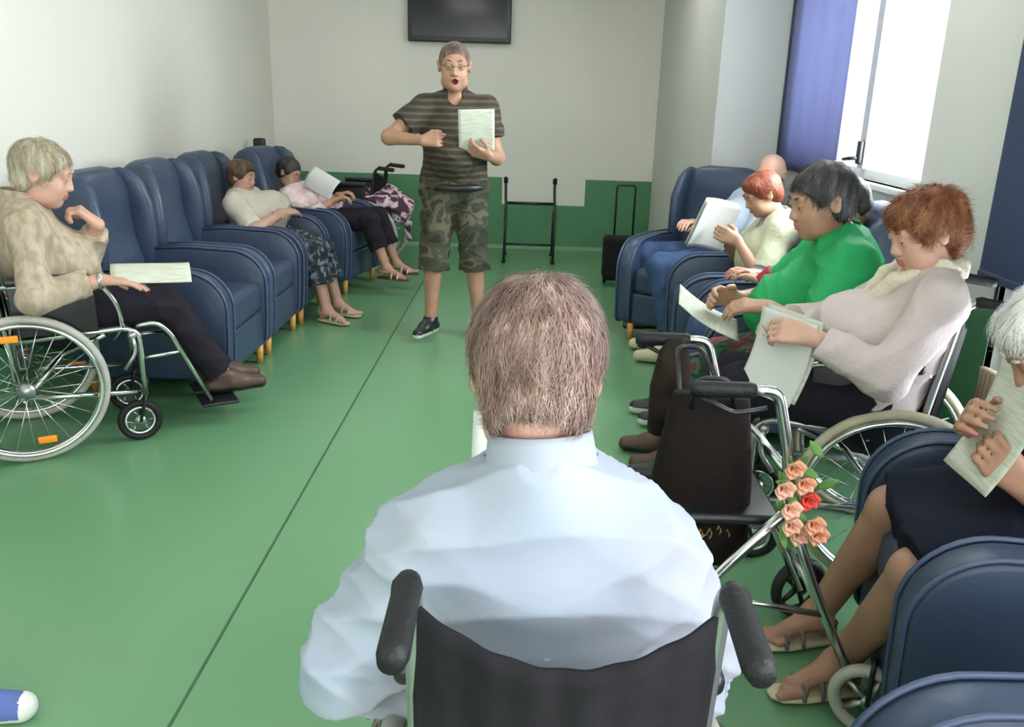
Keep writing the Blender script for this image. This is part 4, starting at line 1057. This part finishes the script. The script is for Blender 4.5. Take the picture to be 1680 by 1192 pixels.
# 9 person in the green shirt, on a plain chair
chr_ = empty('chair', (1.18, 3.14, 0), math.radians(165), 'black metal chair under the person in the green shirt', 'chair')
MB().box((-.22, -.21, .43), (.22, .21, .47), .02).build('seat', M['nylonblk'], chr_)
MB().grid(lambda u, v: (-.25 - .03 * v - .02 * math.sin(math.pi * u), (u - .5) * .42, .60 + .28 * v), 10, 6, .02).build('backrest', M['nylonblk'], chr_)
for x in (-.2, .2):
    for s in (-1, 1):
        MB().tube([(x, s * .19, .44), (x * 1.12, s * .20, 0)], .011, 10).build('leg', M['black'], chr_)
for s in (-1, 1): MB().tube([(-.21, s * .2, .44), (-.28, s * .2, .9)], .011, 10).build('back_post', M['black'], chr_)
r9 = person('dark-haired person in a bright green shirt reading a song sheet on the right', dict(
    h=.006, hip=(1.18, 3.12, .56), neck=(1.15, 3.09, 1.005), face=(-.94, .20), sw=.185, fat=1.28, belly=.22, bust=True,
    head=(1.055, 3.09, 1.125), look=(-.95, -.12, -.25), hs=1.08, skin='skinB', jowl=1.12,
    wL=(.87, 2.93, .775), eL=(.7, -.8, -.45), hL=(-.9, .15, .05), nL=(0, .3, -1), cL=.5,
    wR=(.82, 3.20, .745), eR=(.2, .7, -.8), hR=(-.8, -.2, .15), nR=(.1, -.9, -.3), cR=.7,
    aL=(.66, 3.22, .085), aR=(.64, 3.42, .085), kL=(-1, .1, .8), kR=(-1, .2, .8), shoemat=C['brownshoe'],
    hair='short', hairmat=H_dark, thick=.015, strands=(4000, .035, .0022), hairamp=.004,
    tops=[dict(name='shirt', mat=C['green'], o=.022, so=.034, sleeve=.93, flare=.030, hem=-.06, fold=.007, seed=8)],
    bottoms=[dict(name='trousers', mat=C['folk'], len=1.75, flare=.03, o=.02)]))
paper('song sheet held low in both hands of the person in green', (.70, 3.13, .70), (.15, 1, 0.1), (.75, .05, -.40), .21, .26, .015, 'paper')
for nm in 'LR':
    s_, e_, w_ = r9[1][nm][:3]; ax_ = unit(e_ - s_); c_ = s_ + (e_ - s_) * .92
    sd = SDF(.006); sd.cone(c_ - ax_ * .03, c_ + ax_ * .03, .118, .122, cut=True); sd.cutp(c_ - ax_ * .03, -ax_)
    vs, fs = sd.mesh(); link_mesh('sleeve_trim', vs, fs, mat('red_sleeve_hem', (.36, .008, .035), .8, var=.08), r9[0], None, True, r9[4]['base'])

# 11 auburn-haired woman in the right wheelchair
r11 = person('auburn-haired woman in a pale pink cardigan holding papers in the right wheelchair', dict(
    h=.0055, sc=.96, hip=(1.13, 2.62, .565), neck=(1.255, 2.585, .985), face=(-.95, .16), sw=.165, fat=1.14, belly=.20, bust=True,
    head=(1.195, 2.57, 1.100), look=(-.95, -.10, -.38), hs=1.03, skin='skinA', jowl=1.1,
    wL=(.86, 2.45, .805), eL=(.75, -.7, -.75), hL=(-.85, .25, .10), nL=(.1, .7, -.5), cL=.8, thL=.8,
    wR=(.84, 2.66, .80), eR=(.3, .7, -.8), hR=(-.8, -.45, .05), nR=(.1, -.8, -.4), cR=.8,
    aL=(.62, 2.66, .20), aR=(.60, 2.86, .20), kL=(-1, .1, 1), kR=(-1, .2, 1), shoemat=M['black'], solemat=C['whitesole'],
    hair='full', hairmat=H_red, thick=.004, strands=(9000, .034, .0018), lift=.7, curl=.8, hairamp=.012,
    tops=[dict(name='cardigan', mat=C['pinkgrey'], o=.016, so=.018, sleeve=1.88, flare=.010, hem=-.10, fold=.0055, seed=21, scarf=True, buttons=True)],
    bottoms=[dict(name='trousers', mat=C['black_trs'], len=1.93, flare=.02, o=.018)]))
paper('loose song sheets held by the woman in the pink cardigan', (.80, 2.50, .735), (-.55, .75, .10), (.15, .12, 1), .19, .26, .02, 'paper', two=True)

# 12 white-haired reader, lower right
r12 = person('white-haired reader in a navy skirt and sandals at the right edge of the photo', dict(
    h=.006, sc=1.02, hip=(1.335, 1.76, .60), neck=(1.27, 1.72, .92), face=(-.96, .25), sw=.165, fat=1.0, belly=.04,
    head=(1.14, 1.76, .985), look=(-.82, .05, -.75), hs=1.0, skin='skinC',
    wL=(1.09, 1.66, .69), eL=(.5, -.7, -.7), hL=(-.55, .30, .45), nL=(.2, .9, .1), cL=.75, wR=(1.08, 1.86, .75), eR=(.3, .8, -.8), hR=(-.6, -.3, .4), nR=(.2, -.9, .1), cR=.75,
    aL=(.845, 1.88, .095), aR=(.86, 2.10, .095), kL=(-.9, -.6, .9), kR=(-1, 0, .9), tL=(-1, -.15), tR=(-1, -.2), feet='sandal', shoemat=C['greyshoe'], solemat=C['beigeshoe'],
    hair='full', hairmat=H_white, thick=.004, strands=(3000, .035, .002), lift=.5,
    tops=[dict(name='blouse', mat=C['dots'], o=.016, sleeve=.9, flare=.014, hem=-.05)],
    bottoms=[dict(name='skirt', mat=C['navy'], len=1.0, skirt=1.0, flare=.02, o=.022, fold=.006)]))
paper('song sheet held up by the white-haired reader at the right edge', (1.045, 1.755, .80), (.10, .95, -.05), (.35, -.05, 1), .21, .27, .015, 'paper')

# ------------------------------------------------------------------ rollator with bag and flowers
ro = empty('rollator', (.62, 1.97, 0), 0, 'silver rollator with black grips standing between the wheelchairs', 'rollator'); L = (.62, 1.97, 0)
for yn, yf, dx in ((1.75, 1.75, 0.0), (2.20, 2.20, -.06)):
    y = yn; z0 = .865 if dx == 0 else .85
    fr = MB()
    fr.ftube([(.50 + dx, y, z0), (.56 + dx, y, z0), (.60 + dx, y, .72), (.61 + dx, y, .58)], .0125, .05)
    fr.ftube([(.61 + dx, y, .60), (.72, y + (0.03 if dx == 0 else 0), .35), (.845, y + (.04 if dx == 0 else .02), .10)], .0125, .05)
    fr.ftube([(.61 + dx, y, .58), (.46 + dx, y, .40), (.34 + dx, y, .10)], .0125, .05)
    fr.tube([(.44 + dx, y, .36), (.74, y + (.03 if dx == 0 else 0), .30)], .008)
    fr.build('side_frame', M['chrome'], ro, True, L)
    MB().tube([(.37 + dx, y, z0), (.385 + dx, y, z0), (.50 + dx, y, z0), (.51 + dx, y, z0)], [.015, .0185, .0175, .015], 14).build('hand_grip', M['rubber'], ro, True, L)
    MB().ftube([(.40 + dx, y, z0 - .02), (.47 + dx, y, z0 - .055), (.54 + dx, y, z0 - .04)], .006, .02, 8).build('brake_lever', M['black'], ro, True, L)
    hub = empty('front_wheel_mount', (0, 0, 0)); hub.parent = ro
    bpy.data.objects.remove(hub)
def rwheel(x, y, yaw):
    """swivelled wheel of the rollator"""
    w = MB().torus((0, 0, 0), (0, 1, 0), .079, .0145, 40, 10, 1.3).build('wheel', M['tyre'] if y < 2 else M['rubber'], ro)
    w.location = (x - L[0], y - L[1], .094); w.rotation_euler = (0, 0, yaw)
    s = MB()
    for k in range(5): a = k * 1.2566; s.tube([(0, 0, 0), (.068 * math.cos(a), 0, .068 * math.sin(a))], [.010, .007], 8)
    s.cyl((0, -.02, 0), (0, .02, 0), .016); s.torus((0, 0, 0), (0, 1, 0), .067, .005, 32, 8); s.build('spokes', M['black'] if y > 2 else M['alu'], w)
    f = MB()
    for dy in (-.024, .024): f.ftube([(0, dy, 0), (0, dy, .10), (0, 0, .115)], .006, .02, 8)
    f.build('fork', M['black'], w)
rwheel(.865, 1.74, -.5); rwheel(.85, 2.24, .35); rwheel(.34, 1.75, 0); rwheel(.28, 2.20, 0)
MB().ftube([(.60, 1.75, .68), (.59, 1.98, .68), (.54, 2.20, .68)], .010, .03).build('cross_bar', M['chrome'], ro, True, L)
MB().ftube([(.76, 1.78, .27), (.77, 2.0, .27), (.765, 2.21, .28)], .009, .03).build('cross_bar', M['chrome'], ro, True, L)
MB().box((.40, 1.79, .52), (.62, 2.17, .545), .012).build('seat', M['black'], ro, True, L)
bag = empty('bag', (.46, 1.86, .40), 0, 'black and dark brown bag hanging on the rollator between its grips', 'bag'); L = (.46, 1.86, .40)
def bagf(s_):
    secs = []
    for z, w_, t_ in ((.38, .05, .02), (.385, .10, .05), (.45, .125, .07), (.60, .115, .062), (.74, .095, .045), (.80, .085, .025)): secs.append(((.445 + .02 * (z - .4), 1.90, z), (w_, -.02, 0), (.01, t_, 0)))
    return secs
v_ = MB().loft(bagf(1), 3, 36)
v_.build('bag_body', mat('dark_brown_bag_fabric', (.010, .006, .0055), .8, spec=.2, var=.3, vscale=7, bump=.3, bscale=12), bag, True, L)
MB().ftube([(.40, 1.86, .78), (.40, 1.84, .86), (.48, 1.84, .86), (.50, 1.86, .78)], .006, .03, 8).build('bag_strap', M['black'], bag, True, L)
MB().ftube([(.39, 1.95, .78), (.40, 2.1, .86), (.46, 2.1, .86), (.50, 1.95, .78)], .006, .03, 8).build('bag_strap', M['black'], bag, True, L)
gold = mat('gold_embroidery', (.45, .33, .10), .5, .3, var=.1); g = MB(); rr = random.Random(3)
for k in range(6):
    x = .395 + k * .021; z = .475 + .006 * math.sin(k * 2); g.tube([(x, 1.829, z), (x + .006, 1.826, z + .020), (x + .012, 1.826, z + .006), (x + .006, 1.827, z - .008), (x + .018, 1.829, z + .004)], .0022, 5)
g.build('embroidery', gold, bag, True, L)
bg2 = MB().loft([((.37, 2.15, .56), (.02, 0, 0), (0, .02, 0)), ((.37, 2.15, .57), (.07, 0, 0), (0, .05, 0)), ((.375, 2.16, .70), (.075, 0, 0), (0, .055, 0)), ((.38, 2.17, .80), (.055, 0, 0), (0, .035, 0)), ((.385, 2.18, .84), (.03, 0, 0), (0, .012, 0))], 2.4, 28)
bg2.v = [(x * .72 + .135, y, .60 + (z - .56) * .92) for x, y, z in bg2.v]
bo = bg2.build('handbag', mat('mottled_brown_bag_fabric', (.020, .013, .009), .9, spec=.2, var=.6, vscale=16, bump=.4, bscale=30)); tag(bo, 'mottled brown pouch hanging from the far grip of the rollator', 'bag')
# flowers
fl = empty('artificial_flowers', (.62, 1.74, .62), 0, 'peach and orange artificial flowers tied to the rollator tube', 'flowers'); L = (.62, 1.74, .62)
petm = [mat('peach_petals', (.72, .34, .20), .7, var=.15), mat('salmon_petals', (.75, .42, .30), .7, var=.15), mat('red_petals', (.60, .06, .04), .7, var=.15)]
lf = mat('green_leaves', (.10, .22, .05), .6, var=.2)
rr = random.Random(9)
spots = [(.60, .705), (.585, .655), (.63, .665), (.60, .615), (.645, .625), (.61, .57), (.655, .58), (.635, .54), (.67, .55)]
for i, (x, z) in enumerate(spots):
    c = V(x, 1.725 - rr.random() * .03, z); m = MB()
    for k in range(9):
        a = k * 2.399; tl = .35 + .5 * (k / 9); d_ = unit(V(math.cos(a) * tl, -1 + .6 * tl, math.sin(a) * tl)); s_ = unit(np.cross(d_, V(0, -1, .2)))
        R3 = .030 - .0012 * (9 - k)
        m.grid(lambda u, v, d_=d_, s_=s_, R3=R3, c=c: c + d_ * R3 * v + s_ * (u - .5) * R3 * 1.2 * math.sin(math.pi * (.12 + .8 * v)) + V(0, -1, 0) * .006 * math.sin(math.pi * u) * v, 4, 4, .001)
    m.build('flower', petm[2] if i == 4 else petm[i % 2], fl, True, L)
m = MB()
for k in range(14):
    c = V(.60 + rr.random() * .07, 1.735, .54 + rr.random() * .18); d_ = unit(V(rr.uniform(-1, 1), rr.uniform(-.6, .1), rr.uniform(-1, 1))); s_ = unit(np.cross(d_, V(0, -1, .3)))
    m.grid(lambda u, v: c + d_ * .055 * v + s_ * (u - .5) * .022 * math.sin(math.pi * (.05 + .93 * v)), 3, 5, .001)
lo_ = m.build('leaves', lf, fl, True, L); MB().tube([(.60, 1.74, .72), (.625, 1.74, .63), (.66, 1.74, .54)], .004, 6).build('stem', lf, fl, True, L)

# ------------------------------------------------------------------ back of the room
fw = empty('walking_frame', (.06, 8.0, 0), 0, 'black walking frame standing against the far wall behind the standing man', 'walking frame'); L = (.06, 8.0, 0)
for x, nm in ((-.17, 0), (.28, 1)):
    MB().ftube([(x, 7.80, .02), (x + .01, 7.95, .45), (x, 8.02, .60), (x, 8.02, .73)], .013, .08).ftube([(x, 8.22, .02), (x, 8.05, .45)], .012).build('side_frame', M['black'], fw, True, L)
    MB().tube([(x, 8.02, .70), (x, 8.03, .735), (x, 7.93, .745)], .020, 12).build('hand_grip', M['rubber'], fw, True, L)
    for y in (7.80, 8.22): MB().tube([(x, y, 0), (x, y, .03)], .019, 12).build('rubber_foot', M['rubber'], fw, True, L)
MB().tube([(-.17, 8.02, .52), (.28, 8.02, .52)], .014).build('cross_bar', M['black'], fw, True, L)
MB().tube([(-.17, 7.88, .16), (.28, 7.88, .16)], .011).build('cross_bar', M['black'], fw, True, L)
sc_ = empty('trolley_bag', (.83, 6.95, 0), 0, 'black wheeled trolley bag with its long pull handle raised, by the pillar', 'trolley bag'); L = (.83, 6.95, 0)
MB().box((.66, 6.85, .05), (1.0, 7.07, .40), .035).build('bag_body', M['nylonblk'], sc_, True, L)
MB().box((.69, 6.835, .09), (.97, 6.86, .27), .012).build('front_pocket', M['nylonblk'], sc_, True, L)
MB().ftube([(.75, 7.05, .38), (.75, 7.05, .80), (.90, 7.05, .80), (.90, 7.05, .38)], .009, .03).build('pull_handle', M['black'], sc_, True, L)
for x in (.69, .97): MB().cyl((x - .012, 7.05, .045), (x + .012, 7.05, .045), .045, 20).build('wheel', M['rubber'], sc_, True, L)
# crutch beside the farthest left armchair
cr = empty('crutch', (-2.25, 7.45, 0), 0, 'grey crutch with a black grip leaning behind the farthest left armchair', 'crutch'); L = (-2.25, 7.45, 0)
MB().tube([(-2.12, 7.35, .02), (-2.28, 7.58, .985)], .010).build('shaft', M['alu'], cr, True, L)
MB().box((-2.345, 7.55, .965), (-2.245, 7.62, 1.055), .02).build('grip', M['black'], cr, True, L)
MB().tube([(-2.12, 7.35, 0), (-2.12, 7.35, .04)], .017, 12).build('rubber_foot', M['rubber'], cr, True, L)
# blanket on the far wheelchair
sd = SDF(.010)
sd.ell((-1.42, 7.44, .56), (.20, .24, .08), None, .05); sd.ell((-1.20, 7.40, .60), (.15, .22, .10), None, .08); sd.ell((-1.06, 7.36, .50), (.13, .18, .12), None, .06); sd.cone((-1.05, 7.34, .48), (-.97, 7.32, .30), .09, .06, k=.05)
vs, fs = sd.mesh(); vs = folds(vs, fs, .014, 6, .3)
tag(link_mesh('blanket', vs, fs, C['floralpink'], None), 'pink, white and plum patterned blanket heaped on the far wheelchair', 'blanket')
# sneaker at the lower left corner
sn = empty('sneaker', (-1.24, 1.66, 0), 0, 'blue sneaker with white toe cap at the bottom left corner', 'shoe'); L = (-1.24, 1.66, 0)
sd = SDF(.005); t_ = unit(V(1, .15, 0)); g0 = V(-1.345, 1.66, .004)
sd.cone(g0 - t_ * .03 + V(0, 0, .035), g0 + t_ * .08 + V(0, 0, .040), .040, .043, k=.02).cone(g0 + t_ * .08 + V(0, 0, .038), g0 + t_ * .19 + V(0, 0, .028), .043, .036, k=.03).cone(g0 + V(0, 0, .04), g0 + V(-.01, 0, .11), .042, .044, k=.02)
sd.cutp((0, 0, .001), (0, 0, -1)); sd.cutp((0, 0, .115), (0, 0, 1)); vs, fs = sd.mesh(); ff = vs[fs].mean(1)
mi = ((ff[:, 2] < .022) | ((ff - g0) @ t_ > .195)).astype(int)
link_mesh('shoe_upper', vs, fs, [mat('blue_canvas', (.10, .14, .40), .8, var=.1), C['whitesole']], sn, mi, True, L)
m = MB()
for k in range(4): q = g0 + t_ * (.055 + .022 * k) + V(0, 0, .083 - .006 * k); m.tube([q + V(-.004, -.022, -.004), q + V(0, 0, .003), q + V(.004, .022, -.004)], .003, 6)
m.build('laces', C['whitesole'], sn, True, L)
# cream bag hanging behind the woman in the pink cardigan
cb = MB().loft([((1.50, 2.50, .36), (.03, 0, 0), (0, .08, 0)), ((1.50, 2.50, .38), (.05, 0, 0), (0, .12, 0)), ((1.49, 2.50, .55), (.045, 0, 0), (0, .13, 0)), ((1.47, 2.50, .68), (.02, 0, 0), (0, .12, 0))], 3, 28)
co = cb.build('cloth_bag', mat_ramp('striped_tan_canvas', 'Y', 12, [(0, (.32, .24, .15)), (.5, (.50, .42, .28)), (.8, (.16, .10, .06))], .85, True, .5)); tag(co, 'striped tan cloth bag hanging behind the wheelchair of the woman in the pink cardigan', 'bag')
